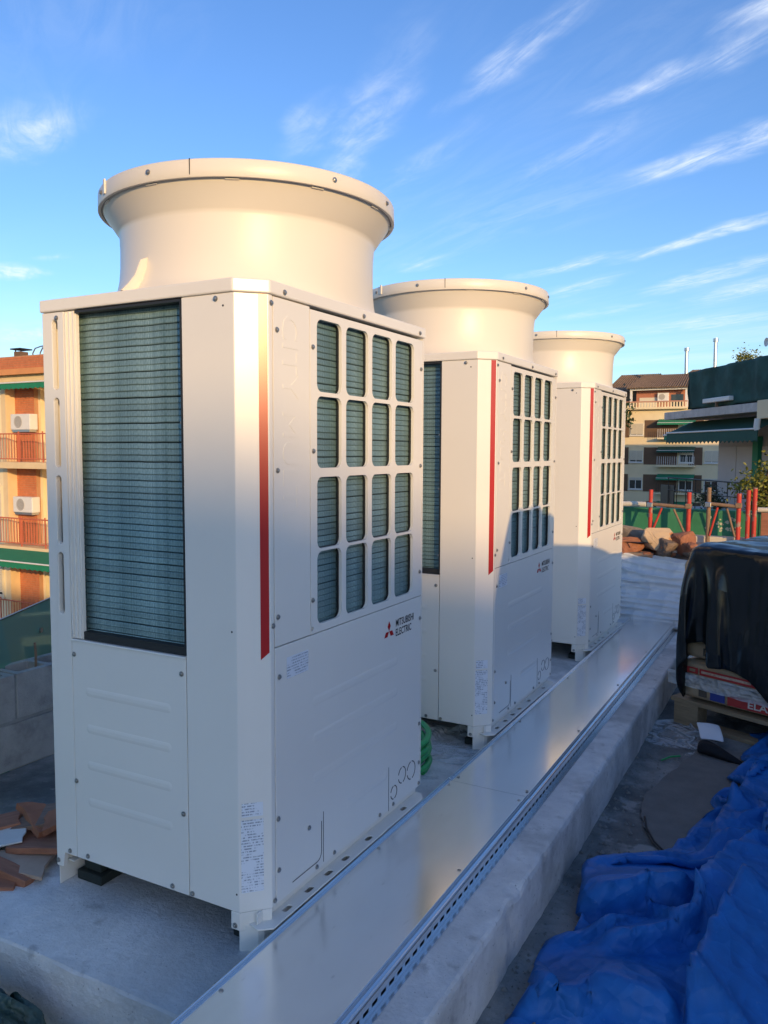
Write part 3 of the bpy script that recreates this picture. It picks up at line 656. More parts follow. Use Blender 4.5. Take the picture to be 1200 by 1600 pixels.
# ------------------------------------------------------------------ block wall, glass guard, debris on the left
def make_blocks():
    w = thing('block_wall', 'low wall of two courses of hollow grey concrete blocks behind the nearest condenser', 'wall', (-2.13, 0, FLOOR_Z))
    hh, L_, g = .2225, .395, .010; rnd = random.Random(2)
    mb = MB().prism([rrect(-.10, .10, 0, L_, .004, 1)]+[rrect(-.068, .068, a, a+.155, .015, 2) for a in (.030, .210)], 0, hh-.012, XY)
    me = mb.mesh('block', M_block); c = 0
    for r_ in range(2):
        y = -3.0+r_*.2
        while y < 8.3:
            o = link('block', me, w, (rnd.uniform(-.003, .003), y, r_*.2285+.004), (rnd.uniform(-.01, .01), 0, rnd.uniform(-.006, .006))); y += L_+g
    mm = MB()
    y = -3.0
    mm.box(-.094, .094, -3.0, 8.3, hh-.0075, hh+.0100)
    for r_ in range(2):
        y = -3.0+r_*.2+L_-.004
        while y < 8.2: mm.box(-.092, .092, y, y+g+.008, r_*.2285, r_*.2285+.19+.012*math.sin(y*9)); y += L_+g
    build(mm, 'mortar', M_mortar, w)
    rb = MB().tube([(.0, 0, -.05), (.002, .003, .06), (-.004, .004, .125)], .006, 8); build(rb, 'rebar', M_rust, None, (-2.10, 1.0, .125))
    tag(bpy.data.objects['rebar'], 'short rusty steel bar standing up from the block wall', 'steel bar')
    a, b = Vector((-2.20, .90, 0)), Vector((-2.52, 1.50, 0)); d = (b-a).normalized(); a = a-d*2.2; b = b+d*2.6; nrm = Vector((-d.y, d.x, 0))
    gl = thing('glass_guard', 'green tinted glass guard panel behind the block wall', 'glass guard', (a.x, a.y, -.9), math.atan2(d.y, d.x))
    Lg = (b-a).length
    build(MB().box(0, Lg, -.004, .004, 0, 1.27), 'pane', M_greenglass, gl)
    build(MB().box(0, Lg, -.006, .006, 1.2705, 1.277), 'polished_edge', mat('green_glass_edge', (.01, .07, .04), .3), gl)
    for k in range(6): build(MB().tube([(.35+k*.75, .006, 1.13), (.35+k*.75, -.014, 1.13)], .014, 12), 'fixing', M_screw, gl)
    build(MB().box(-.0, Lg, .006, .05, -.1, .06), 'bottom_channel', M_galv2, gl)
make_blocks()

def slab(loop, th, mt, name, loc, rot, label, cat, group=None, jag=.0, bevel=.003, seed=0):
    rnd = random.Random(seed); lp = []
    for (a, b), (c, d) in zip(loop, loop[1:]+loop[:1]):
        for k in range(4 if jag else 1): t = k/(4 if jag else 1); lp.append((a+(c-a)*t+rnd.uniform(-jag, jag), b+(d-b)*t+rnd.uniform(-jag, jag)))
    return tag(build(MB().prism([lp], 0, th, XY), name, mt, None, loc, rot, bevel=bevel), label, cat, group)
slab([(0, 0), (.34, .02), (.33, .13), (.01, .12)], .018, M_wood, 'wood_board', (-1.14, .02, PAD_Z+.006), (R(2), R(-4), R(20)), 'lowest dark brown broken board in the pile left of the nearest condenser', 'board', jag=.004, seed=1)
slab([(0, 0), (.24, .01), (.25, .10), (.0, .115)], .020, M_wood, 'wood_board', (-1.00, .01, PAD_Z+.022), (R(-5), R(-6), R(14)), 'reddish brown board with orange broken edge lying against the condenser foot', 'board', jag=.004, seed=2)
slab([(0, 0), (.22, .0), (.21, .13), (.02, .12)], .014, mat('old_board', (.20, .13, .095), .85, var=.3, vscale=12, bump=.3, bscale=30, stretch=(1, 7, 7)), 'wood_board', (-1.07, .085, PAD_Z+.040), (R(9), R(-12), R(24)), 'topmost greyish brown board with nail holes in the pile by the condenser', 'board', jag=.003, seed=3)
slab([(0, 0), (.30, -.01), (.26, .11), (.02, .10)], .012, mat('cardboard_scrap', (.42, .30, .22), .9, var=.2, vscale=9), 'cardboard_scrap', (-1.07, -.10, PAD_Z+.004), (R(3), R(-2), R(16)), 'pale torn cardboard lying in front of the brown boards', 'cardboard', jag=.008, seed=4)
slab([(0, 0), (.20, .0), (.19, .09), (.03, .08)], .016, M_wood, 'wood_board', (-1.00, -.19, PAD_Z+.003), (R(2), R(3), R(30)), 'small brown board at the near left corner of the pad', 'board', jag=.004, seed=5)
slab([(0, 0), (.17, .0), (.15, .12), (.02, .10)], .006, mat('white_plastic_scrap', (.55, .54, .52), .6, var=.1), 'plastic_scrap', (-1.10, -.045, PAD_Z+.020), (R(8), R(-9), R(35)), 'white plastic scrap between the brown boards', 'scrap', jag=.01, seed=6)
for k, (x, y, z, rx_, ry_, rz_, w_, d_, th, mt_, lb_, ct_) in enumerate((
    (-1.20, -.02, .012, 4, -8, 40, .20, .11, .028, 'w', 'short thick brown board end at the left edge of the picture', 'board'),
    (-1.12, .15, .085, -8, 14, -20, .17, .09, .022, 'b', 'broken red tile leaning on top of the board pile', 'broken tile'),
    (-.93, .10, .060, 10, -14, 50, .15, .10, .020, 'b', 'broken reddish tile wedged beside the condenser foot', 'broken tile'),
    (-1.02, -.10, .030, -6, 10, 8, .22, .07, .026, 'w', 'narrow dark board across the torn cardboard', 'board'),
    (-1.17, -.15, .004, 3, 4, -15, .18, .12, .030, 'b', 'thick broken brick slab nearest the lower left corner', 'broken brick'))):
    slab([(0, 0), (w_, .01), (w_*.95, d_), (.02, d_*.93)], th, M_wood if mt_ == 'w' else M_rockB, 'wood_board' if mt_ == 'w' else 'broken_tile', (x, y, PAD_Z+z), (R(rx_), R(ry_), R(rz_)), lb_, ct_, jag=.007, seed=40+k)
def mortar_ridge():
    n = 60; rows = []
    for k in range(n):
        y = .05+.9*k/(n-1); h = .045*(1-abs(2*k/(n-1)-1)**3)*(1+.6*fbm(y*5, 1)); w_ = .07+.03*fbm(y*4, 9)
        rows.append([(-1.06+.02*fbm(y*3, 4)+w_*math.cos(t), y, PAD_Z-.004+max(0, h)*math.sin(t)*(1+.3*fbm(y*12, t*3))) for t in np.linspace(0, math.pi, 9)])
    mb = MB(); mb.grid(np.array(rows)); tag(build(mb, 'mortar_ridge', mat('whitish_mortar', (.45, .44, .42), .95, var=.2, vscale=14, bump=.6, bscale=60)), 'ridge of whitish spilled mortar along the left edge of the pad', 'mortar')
mortar_ridge()
def pebble(name, loc, s_, mt, label, cat, seed, group=None, rz=0., flat=.8, chop=6):
    """angular broken lump: a subdivided ball cut by random planes"""
    rnd = random.Random(seed); bm = bmesh.new()
    for k in range(15+chop):
        v = Vector((rnd.uniform(-1, 1), rnd.uniform(-1, 1), rnd.uniform(-1, 1)))
        if v.length > 1.25: v *= 1.1/v.length
        bm.verts.new(v)
    hull = bmesh.ops.convex_hull(bm, input=bm.verts[:]); bmesh.ops.delete(bm, geom=[g for g in bm.verts if not g.link_faces], context='VERTS')
    bmesh.ops.bevel(bm, geom=bm.edges[:], offset=.05, segments=1, affect='EDGES'); bmesh.ops.triangulate(bm, faces=bm.faces[:]); bmesh.ops.subdivide_edges(bm, edges=[e for e in bm.edges if e.calc_length() > .4], cuts=2, use_grid_fill=True); bmesh.ops.triangulate(bm, faces=bm.faces[:])
    for v in bm.verts:
        v.co += v.co.normalized()*(.07*noise.noise(v.co*3+Vector((seed, 0, 0)))+.06*noise.noise(v.co*9+Vector((seed, 3, 0))))
        v.co = Vector((v.co.x*s_[0], v.co.y*s_[1], v.co.z*s_[2]))
    zmin = min(v.co.z for v in bm.verts)
    for v in bm.verts: v.co.z -= zmin
    me = bpy.data.meshes.new(name); bm.to_mesh(me); bm.free(); me.materials.append(mt)
    o = link(name, me, None, loc, (0, 0, rz)); return tag(o, label, cat, group)
pebble('mortar_lump', (-1.06, .26, PAD_Z+.03), (.03, .025, .018), M_mortar, 'small round mortar lump on the white ridge beside the boards', 'mortar lump', 71)

# ------------------------------------------------------------------ hose, films, tarps
def make_hose():
    pts = []; cx, cy, n = -.335, 1.245, 6.5
    for i in range(int(n*40)):
        t = i/40*2*math.pi; r_ = .198+.010*math.sin(t*.37)+.006*math.sin(t*1.3)
        pts.append((cx+r_*math.cos(t), cy+r_*math.sin(t), PAD_Z+.013+i/(n*40)*.135+.004*math.sin(t*2.3)))
    tag(build(MB().tube(pts, .0125, 10), 'hose_coil', M_hose), 'coil of bright green hose standing behind the nearest condenser', 'hose')
make_hose()

def cloth_obj(P, name, mt, label, cat, keep=None, sub=1, thick=.0015, parent=None):
    h, w = P.shape[:2]; mb = MB(); mb.grid(P)
    if keep is not None:
        mb.f = [f for f in mb.f if all(keep(*mb.v[i]) for i in f)]; mb.smooth = [True]*len(mb.f)
    me = mb.mesh(name, mt); bm = bmesh.new(); bm.from_mesh(me); bmesh.ops.delete(bm, geom=[v for v in bm.verts if not v.link_faces], context='VERTS'); bm.to_mesh(me); bm.free()
    o = link(name, me); 
    s_ = o.modifiers.new('sub', 'SUBSURF'); s_.levels = sub; s_.render_levels = sub
    if thick: so_ = o.modifiers.new('thick', 'SOLIDIFY'); so_.thickness = thick; so_.offset = 0
    return tag(o, label, cat)

def crease(x, y, seed, sc):
    """sharp-edged facets, as in stiff crumpled sheet"""
    v = 0.
    for k in range(7):
        a = k*1.37+seed; n = math.cos(a)*x+math.sin(a)*y
        q = noise.noise(Vector((x*sc*.35+k*9.1, y*sc*.35, seed)))
        v += abs(noise.noise(Vector((n*sc, q*1.4+k*3.7, seed+k))))
    return v/7
def blue_tarp():
    h, w = 120, 110
    ys = np.linspace(.15, 2.95, h); lb = np.interp(ys, [.15, .36, .53, .70, .84, 1.0, 1.12, 1.30, 1.65, 1.71, 2.1, 2.8, 2.95], [.66, .60, .52, .55, .60, .55, .53, .66, .86, .91, .95, 1.03, 1.10])
    P = np.zeros((h, w, 3)); t = np.linspace(0, 1, w)
    for j in range(h):
        P[j, :, 0] = lb[j]+t*(2.05-lb[j]); P[j, :, 1] = ys[j]
    lump = lambda x, y: FLOOR_Z+.10*np.exp(-((x-1.38)/.34)**2-((y-1.6)/.75)**2)+.07*np.exp(-((x-1.05)/.2)**2-((y-.95)/.30)**2)+.04*np.exp(-((x-.80)/.12)**2-((y-.60)/.16)**2)+.22*np.exp(-((x-1.45)/.28)**2-((y-2.4)/.4)**2)
    for j in range(h):
        for i in range(w):
            x, y = P[j, i, 0], P[j, i, 1]
            # long folds running from the right rear to the left front, with small cross folds
            a, b = x*.55+y*.83, x*.83-y*.55
            P[j, i, 2] = .09*noise.noise(Vector((a*4.2, b*1.3, 3.3)))+.07*noise.noise(Vector((a*2.0+4, b*5.0, 1.1)))+.05*noise.noise(Vector((x*9, y*9, 8)))
    P[..., 2] = np.maximum(P[..., 2]+FLOOR_Z+.16, lump(P[..., 0], P[..., 1])+.01)
    def col(Q):
        g = lump(Q[..., 0], Q[..., 1])+.004; m_ = Q[..., 2] < g; Q[..., 2] = np.where(m_, g, Q[..., 2]); return m_
    pin = np.zeros((h, w), bool); pin[:, 0] = (np.arange(h) % 12) < 2; P[:, 0, 2][pin[:, 0]] = FLOOR_Z+.006
    P = relax(P, flat(h, w, 2.8*1.22, 1.3*1.22), col, steps=110, inner=6, bend=.22, span=3, grav=.0016, pin=pin, damp=.9, fric=.15)
    for j in range(h):
        for i in range(w):
            x, y = j*.031, i*.016; P[j, i, 2] += .085*(crease(x, y, 2.1, 2.4)-.2)+.045*(crease(x, y, 5.3, 6.0)-.2)
    folds = [([(.55, .90), (.744, 1.05), (.94, 1.11)], .13, .42, .05), ([(.66, .72), (.823, .823), (.99, .96)], .10, .22, .05), ([(1.12, 1.50), (1.023, 1.144), (.95, .85)], .11, .35, .06),
             ([(.54, .39), (.643, .446), (.74, .46)], .09, .16, .04), ([(.69, .53), (.821, .506), (.95, .55)], .07, .18, .05), ([(1.16, 1.10), (1.056, .739), (1.0, .40)], .13, .30, .06), ([(1.10, 2.40), (.994, 1.787), (.93, 1.42)], .09, .25, .05), ([(1.2, 2.0), (1.12, 1.6), (1.2, 1.2)], .08, .2, .05)]
    for path, hg, wide, steep in folds:
        pa = np.array(path); best = np.full((h, w), 9.); sg = np.zeros((h, w)); tt = np.zeros((h, w)); nn = np.zeros((h, w, 2))
        for k in range(len(pa)-1):
            a, b = pa[k], pa[k+1]; d = b-a; L_ = np.linalg.norm(d); d = d/L_; nrm = np.array((d[1], -d[0]))
            q = P[..., :2]-a; t = np.clip(q@d/L_, 0, 1); c = a+t[..., None]*d*L_; dist = np.linalg.norm(P[..., :2]-c, axis=-1); side = q@nrm
            m_ = dist < best; best[m_] = dist[m_]; sg[m_] = np.sign(side)[m_]; tt[m_] = ((k+t)/(len(pa)-1))[m_]; nn[m_] = nrm
        if nn[..., 1].mean() > 0 and abs(nn[..., 1].mean()) > .3: sg = -sg; nn = -nn
        env = np.clip(np.sin(np.pi*np.clip(tt, .02, .98))*1.8, 0, 1)
        hh = np.where(sg > 0, np.clip(1-best/steep, 0, 1)**1.0, np.clip(1-best/wide, 0, 1)**1.6)*env*hg
        P[..., 2] += hh; P[..., :2] += nn*(hh*.55)[..., None]
    P[..., 2] = np.maximum(P[..., 2], FLOOR_Z+.004)
    cloth_obj(P, 'blue_tarpaulin', M_blue, 'crumpled bright blue tarpaulin heaped on the roof floor at right', 'tarpaulin', sub=0)
blue_tarp()

# pallet of sacks under black plastic
PAL = Vector((.555, 2.985, FLOOR_Z)); PA = R(-24)
pe1, pe2 = Vector((math.cos(PA), math.sin(PA), 0)), Vector((-math.sin(PA), math.cos(PA), 0))
def make_pallet():
    t = thing('wooden_pallet', 'rough wooden pallet under the paper sacks', 'pallet', PAL, PA)
    for k in range(5): build(MB().box(-.02, 1.20, .01+k*.185, .145+k*.185, .122, .144), 'deck_board', M_pallet, t, bevel=.002)
    for x in (0, .53, 1.055): build(MB().box(x, x+.14, .012, .885, .1005, .1215), 'cross_board', M_pallet, t, bevel=.002)
    for x in (0, .53, 1.055):
        for y in (.012, .40, .79): build(MB().box(x, x+.14, y, y+.095, .0225, .1), 'spacer_block', M_pallet, t, bevel=.002)
    for y in (.012, .40, .79): build(MB().box(0, 1.195, y, y+.095, 0, .022), 'bottom_board', M_pallet, t, bevel=.002)
    lx, ly, hz = .57, .42, .112
    def sack_mesh(seed):
        rnd = random.Random(seed); bm = bmesh.new(); bmesh.ops.create_cube(bm, size=1); bmesh.ops.subdivide_edges(bm, edges=bm.edges[:], cuts=7, use_grid_fill=True)
        for v in bm.verts:
            a, b, c = v.co*2; s_ = 1-.06*abs(a)**6; 
            v.co = Vector((a*lx/2*(1-.03*abs(c)**3-.02*abs(b)**4), b*ly/2*(1-.05*abs(c)**3-.03*abs(a)**4), c*hz/2*(1-.30*max(abs(a)**7, abs(b)**7))))
            v.co += Vector((0, 0, .005*fbm(a*2+seed, b*2, c))) + v.co.normalized()*.004*fbm(a*4, b*4+seed, c*4)
        for f in bm.faces: f.smooth = True
        me = bpy.data.meshes.new('sack'); bm.to_mesh(me); bm.free(); me.materials.append(M_kraft); return me
    mes = [sack_mesh(k) for k in range(3)]
    rnd = random.Random(5); z = .146
    fr = lambda sy: (lambda a, b, d: (a, -ly/2+.004-d*0-d, b))
    for layer in range(7):
        for ix in range(2):
            for iy in range(2):
                cx, cy = .03+lx/2+ix*(lx+.012)+rnd.uniform(-.012, .012), .02+ly/2+iy*(ly+.01)+rnd.uniform(-.01, .01)
                loc = PAL+pe1*cx+pe2*cy+Vector((0, 0, z+hz/2))
                front = iy == 0; lb = 'brown paper sack stacked behind or under the black plastic sheet'; grp = 'sacks covered by the black plastic'
                if front and layer == 0: lb = ['bottom-row brown sack with blue and red print, at the pallet corner', 'bottom-row brown sack with red band and white lettering, right part of the pallet'][ix]; grp = 'sacks on the pallet'
                if front and layer == 1: lb = ['second-row brown sack with narrow red band of small print', 'second-row brown sack half hidden by hanging black plastic'][ix]; grp = 'sacks on the pallet'
                if front and layer == 2 and ix == 0: lb = 'third-row brown sack with small black print below the black plastic'; grp = 'sacks on the pallet'
                o = tag(link('paper_sack', mes[rnd.randrange(3)], None, loc, (0, 0, PA+rnd.uniform(-.03, .03))), lb, 'sack', grp)
                yb = -ly/2+.003
                F = lambda a, b, d: (a, yb-.012-d, b)
                if front and layer == 0:
                    if ix == 0:
                        build(MB().prism([rect(-.02, .265, -.028, .026)], 0, .002, F), 'red_band', M_sackred, o); build(MB().prism([rect(-.115, -.035, -.025, .026)], 0, .002, F), 'blue_patch', M_sackblue, o)
                        build(MB().prism([rect(-.18, -.135, -.02, .022)], 0, .002, F), 'print_patch', mat('faded_print', (.10, .08, .06), .7), o)
                        co, fa = text_mesh('ELAS', .050, 1.25, bold=.001); build(MB().add([F(.085+x, y-.017, .003) for x, y, q in co], fa), 'lettering', M_sackwhite, o)
                    else: build(MB().prism([rect(-.27, .2, -.028, .026)], 0, .002, F), 'red_band', M_sackred, o)
                if front and layer == 1:
                    build(MB().prism([rect(-.23, -.165, -.012, .020), rect(-.215, -.18, -.004, .012)], 0, .002, F), 'red_mark', M_sackred, o)
                    build(MB().prism([rect(-.155, .16, -.014, .020)], 0, .002, F), 'red_band', M_sackred, o)
                    build(MB().prism([rect(-.145, .13, -.002, .010)], .0021, .003, F), 'pale_print', mat('pale_print', (.50, .36, .27), .6, var=.5, vscale=60), o)
                    build(MB().prism([rect(.17, .21, -.03, .024)], 0, .002, F), 'print_patch', mat('faded_print', (.10, .08, .06), .7), o)
                if front and layer == 2 and ix == 0:
                    for k in range(3): build(MB().prism([rect(-.15+k*.045, -.118+k*.045, -.02, .02), rect(-.142+k*.045, -.126+k*.045, -.01, .012)], 0, .002, F), 'print_mark', mat('faded_print', (.10, .08, .06), .7), o)
        z += hz*.985
    # stretch film round the lower rows
    h, w = 14, 70; P = np.zeros((h, w, 3))
    for j in range(h):
        for i in range(w):
            a = -.03+1.26*i/(w-1); b = .262+.075*j/(h-1)-.02*a+.012*fbm(a*4, 2.2); q = PAL+pe1*a+pe2*(-.006-.012*abs(fbm(a*6, j*.5, 4))); P[j, i] = (q.x, q.y, FLOOR_Z+b-.035)
    cloth_obj(P, 'stretch_film', M_clear, 'strip of glossy clear stretch film across the lower sacks', 'plastic film', thick=0)
    return z
top_z = make_pallet()
def black_tarp():
    h, w = 100, 110; X0, X1, Y0, Y1 = .075, 1.25, -.02, .90; ztop = .685
    vs = np.linspace(-.42, 1.70, w); rest = np.zeros((h, w, 2)); P = np.zeros((h, w, 3))
    for i in range(w):
        a = vs[i]
        drop = np.interp(a, [-.42, -.1, .05, .13, .20, .32, .45, .62, .9, 1.7], [.44, .46, .43, .42, .56, .56, .60, .72, .80, .8])+.012*math.sin(a*9)
        us = np.linspace(-drop, 1.42, h); rest[:, i, 0] = us; rest[:, i, 1] = a
        for j in range(h): P[j, i] = (a*.97, us[j]*.97, ztop+.03+.05*noise.noise(Vector((a*4, us[j]*4, 1))))
    def col(Q):
        x, y, z = Q[..., 0], Q[..., 1], Q[..., 2]
        ins = (x > X0) & (x < X1) & (y > Y0) & (y < Y1) & (z < ztop)
        ds = (x-X0, X1-x, y-Y0, Y1-y, ztop-z); mn = np.minimum.reduce(ds)
        for arr, ax, val in zip(ds, (0, 0, 1, 1, 2), (X0, X1, Y0, Y1, ztop)):
            k = ins & (arr <= mn+1e-9); Q[..., ax] = np.where(k, val, Q[..., ax])
        Q[..., 2] = np.maximum(Q[..., 2], FLOOR_Z+.01); return ins
    pin = (rest[..., 1] > .10) & (rest[..., 1] < 1.18) & (rest[..., 0] > .05) & (rest[..., 0] < .84)
    for j, i in zip(*np.nonzero(pin)): P[j, i] = (rest[j, i, 1], rest[j, i, 0], ztop+.004+.016*abs(noise.noise(Vector((rest[j, i, 1]*1.6, rest[j, i, 0]*5, 3)))))
    P = relax(P, rest*1.02, col, steps=130, inner=12, bend=.10, span=3, grav=.0010, damp=.95, fric=.35, pin=pin)
    for j in range(h):
        for i in range(w):
            x, y = j*.022, i*.02; d = .045*(crease(x, y, 4.1, 2.4)-.2)+.02*(crease(x, y, 1.7, 6.)-.2); P[j, i] += np.array((-.5*d, -d, d))
    # the sheet is tied close to the load: draw the hanging part in
    x, y = P[..., 0], P[..., 1]
    for ax, lo, hi in ((0, X0, X1), (1, Y0, Y1)):
        v = P[..., ax]; o0 = np.maximum(0, lo-v); o1 = np.maximum(0, v-hi)
        P[..., ax] = np.where(o0 > 0, lo-.055*np.tanh(o0/.055), np.where(o1 > 0, hi+.055*np.tanh(o1/.055), v))
    G = np.zeros_like(P)
    for k in range(3): G[..., k] = PAL[k]*(k < 2)+pe1[k]*P[..., 0]+pe2[k]*P[..., 1]+(P[..., 2] if k == 2 else 0)
    cloth_obj(G, 'black_plastic_cover', M_blacktarp, 'glossy black plastic sheet draped over the pallet of sacks', 'plastic sheet')
black_tarp()

def white_tarp():
    h, w = 80, 90; P = np.zeros((h, w, 3))
    for j in range(h):
        for i in range(w):
            u, v = j/(h-1), i/(w-1); x = -1.05+1.72*v; tt = u
            yb = 4.46+.34*u+.12*u*u; zb = PAD_Z+.012+.50*(u**.8)*(1-.10*v)-.05*math.sin(math.pi*u)+.03*fbm(x*1.2, 2, 4)*u
            ph = 2*math.pi*(u*5.2+.35*fbm(x*1.1, u*2.5, 2)+.12*x)
            f = .014*(1-abs(math.sin(ph)))**2*(1+.8*fbm(x*1.7, u*3, 7))*2.0+.010*fbm(x*3, u*16, 1)+.004*fbm(x*9, u*30, 1)
            P[j, i] = (x+.01*fbm(x*4, u*6, 5), yb-f*1.1, zb+f*.55)
    cloth_obj(P, 'white_tarpaulin', M_whitetarp, 'wrinkled greyish white tarpaulin hung behind the farthest condenser', 'tarpaulin')
    # the heap of spoil that the sheet and the rubble lie on
    P = np.zeros((40, 60, 3))
    for j in range(40):
        for i in range(60):
            x = -1.3+2.9*i/59; y = 4.80+1.6*j/39; e = min(1, max(0, (y-4.80)/.10))*min(1, (6.4-y)/.4)
            P[j, i] = (x, y, FLOOR_Z-.01+e*(.68-.02*x+.05*fbm(x*2.2, y*2.2)+.03*fbm(x*7, y*7)))
    mb = MB(); mb.grid(P); o = build(mb, 'rubble_heap', M_rockC); o['kind'] = 'stuff'; o['label'] = 'heap of brown spoil and dirt under the broken bricks'
white_tarp()

def crumple(name, mt, label, cat, c, size, hgt, seed, n=46, comp=1.35, thick=0, rz=0., fold=2.2, lump=0.):
    rx, ry = size; P = np.zeros((n, n, 3)); ca, sa = math.cos(rz), math.sin(rz)
    for j in range(n):
        for i in range(n):
            a, b = (i/(n-1)-.5)*rx, (j/(n-1)-.5)*ry; q = 1-.12*abs(fbm(a*6, b*6, seed))
            P[j, i] = (c[0]+(a*ca-b*sa)*q, c[1]+(a*sa+b*ca)*q, c[2]+hgt*(.5+.9*fbm(a*fold/rx+seed, b*fold/ry, seed, 2)))
    def col(Q):
        g = c[2]+.003+lump*np.exp(-((Q[..., 0]-c[0])/(rx*.36))**2-((Q[..., 1]-c[1])/(ry*.36))**2); m_ = Q[..., 2] < g; Q[..., 2] = np.maximum(Q[..., 2], g); return m_
    P = relax(P, flat(n, n, ry*comp, rx*comp), col, steps=70, inner=6, bend=.3, span=2, grav=.0007, damp=.93, fric=.3)
    return cloth_obj(P, name, mt, label, cat, thick=thick)
crumple('plastic_bag', M_clear, 'crumpled clear plastic bag on the floor before the pallet', 'plastic bag', (.64, 2.80, FLOOR_Z), (.30, .34), .16, 3)
crumple('plastic_film', M_clear, 'thin clear plastic scrap lying flat beside the black rag', 'plastic film', (.86, 2.56, FLOOR_Z), (.26, .10), .04, 6, n=30)
crumple('plastic_film', M_clear, 'crumpled clear plastic film under the middle condenser', 'plastic film', (-.26, 1.62, PAD_Z), (.62, .34), .09, 8)
crumple('dark_green_sheet', M_greentarp, 'dark green crumpled sheet at the near left corner of the pad', 'sheet', (-.56, -.45, FLOOR_Z), (.86, .42), .34, 5, n=56, comp=1.3, thick=.0015, rz=.05, lump=.18)
def sheet_paper():
    P = np.zeros((8, 8, 3))
    for j in range(8):
        for i in range(8):
            a, b = i/7*.115, j/7*.15; P[j, i] = (.735+a*.97-b*.25, 2.69+a*-.12+b*.85, FLOOR_Z+.035+.045*b/.15+.008*math.sin(a*20)+.006*math.sin(b*25))
    cloth_obj(P, 'paper_sheet', M_paper, 'white sheet of paper lying on the clear plastic bag', 'paper', thick=.0006)
sheet_paper()
def rag():
    path = [(0, 0, .035), (.03, .005, .05), (.08, -.01, .042), (.14, -.035, .028), (.19, -.05, .018), (.22, -.06, .010)]
    mb = MB(); rr = []
    for k, (x, y, z) in enumerate(path):
        r_ = (.030, .046, .040, .030, .020, .007)[k]
        rr.append([(x+.006*math.sin(i*2.1+k), y+r_*math.cos(2*math.pi*i/12)*(1+.2*math.sin(i*3+k)), max(.002, z+r_*.8*math.sin(2*math.pi*i/12)*(1+.2*math.cos(i*2.7+k)))) for i in range(12)])
    mb.rings(rr, cap0=True, cap1=True); o = build(mb, 'black_rag', M_rag, None, (.735, 2.545, FLOOR_Z)); o.modifiers.new('s', 'SUBSURF').render_levels = 2; tag(o, 'black rag lying on the floor beside the paper', 'rag')
rag()
def felt():
    lp = [(.60, 1.93), (.63, 2.08), (.70, 2.42), (.74, 2.62), (1.05, 2.68), (2.0, 2.6), (2.0, .7), (.98, 1.05), (.80, 1.38), (.71, 1.50), (.655, 1.62), (.615, 1.75)]
    out = []
    for (a, b), (c, d) in zip(lp, lp[1:]+lp[:1]):
        for k in range(6): t = k/6; x, y = a+(c-a)*t, b+(d-b)*t; out.append((x+.010*fbm(x*18, y*18), y+.010*fbm(x*18, y*18, 4)))
    tag(build(MB().prism([out], .008, .0125, XY), 'roofing_felt', M_felt, None, (0, 0, FLOOR_Z), bevel=.001), 'dark brownish roofing felt sheet laid on the floor', 'roofing felt')
    tag(build(MB().tube([(.642, 1.70, .014), (.668, 1.60, .016), (.715, 1.50, .015), (.775, 1.42, .016)], .004, 6), 'black_cable', M_black, None, (0, 0, FLOOR_Z)), 'thin black cable curling along the edge of the felt', 'cable')
    tag(build(MB().tube([(.60, 2.36, .006), (.63, 2.42, .008), (.67, 2.46, .006)], .0045, 6), 'green_strap', M_hose, None, (0, 0, FLOOR_Z+.006)), 'scrap of thin green strap on the floor by the plastic bag', 'strap')
felt()
rnd = random.Random(31)
def debris():
    mb = MB()
    for k in range(420):
        y = rnd.uniform(.2, 2.9); x = .485+abs(rnd.gauss(0, .035)) if k < 190 else rnd.uniform(.5, .75); s_ = rnd.choice((.002, .003, .003, .004, .006, .010))
        pts = [(x+s_*math.cos(t+rnd.uniform(-.3, .3))*rnd.uniform(.7, 1.3), y+s_*math.sin(t)*rnd.uniform(.7, 1.3), FLOOR_Z+.002) for t in (0, 1.3, 2.6, 3.9, 5.2)]
        ap = (x, y, FLOOR_Z+.004+s_*.8); mb.add(pts+[ap], [(i, (i+1) % 5, 5) for i in range(5)])
    o = build(mb, 'floor_grit', mat('grit', (.20, .195, .18), .95, var=.4, vscale=30)); o['kind'] = 'stuff'; o['label'] = 'mortar crumbs and grit along the foot of the pad'
debris()

# ------------------------------------------------------------------ rubble
def rub(x, y, z, s_, mt, label, seed, cat='rubble', group=None, rz=0., chop=6): return pebble('rubble_piece', (x, y, z), s_, mt, label, cat, seed, group, rz, chop=chop)
rub(.12, 5.00, .325, (.13, .11, .115), M_rockE, 'large pale plaster and brick lump, biggest of the rubble', 5, rz=.3, chop=3)
rub(-.11, 4.98, .37, (.13, .10, .085), M_rockB, 'orange brick fragment between the dark bag and the pale lump', 9, rz=.7)
rub(-.24, 5.00, .38, (.14, .10, .10), M_rockC, 'brown earthy lump nearest the farthest condenser', 12, rz=1.7)
rub(-.10, 5.16, .40, (.17, .12, .12), M_rockA, 'grey-brown concrete lump behind the brick fragment', 14, rz=.2)
rub(.20, 4.96, .345, (.14, .09, .10), M_rockC, 'dark brown lump at the foot of the pale plaster lump', 17, rz=2.2)
rub(.31, 5.08, .38, (.15, .10, .11), M_rockB, 'reddish brick piece right of the pale plaster lump', 21, rz=.9)
crumple('black_bag', mat('black_bag_plastic', (.008, .008, .01), .35), 'shiny black plastic bag on top of the rubble', 'bag', (-.06, 4.98, .47), (.24, .14), .10, 13, n=26, comp=1.3, thick=.001)
tag(build(MB().prism([rrect(-.30, .20, -.035, .035, .01, 3)], 0, .035, XY), 'stone_kerb', M_rockA, None, (-.10, 4.93, .36), (R(3), R(1.5), R(-4)), bevel=.006), 'long grey concrete strip below the rubble along the white tarpaulin', 'kerb stone')
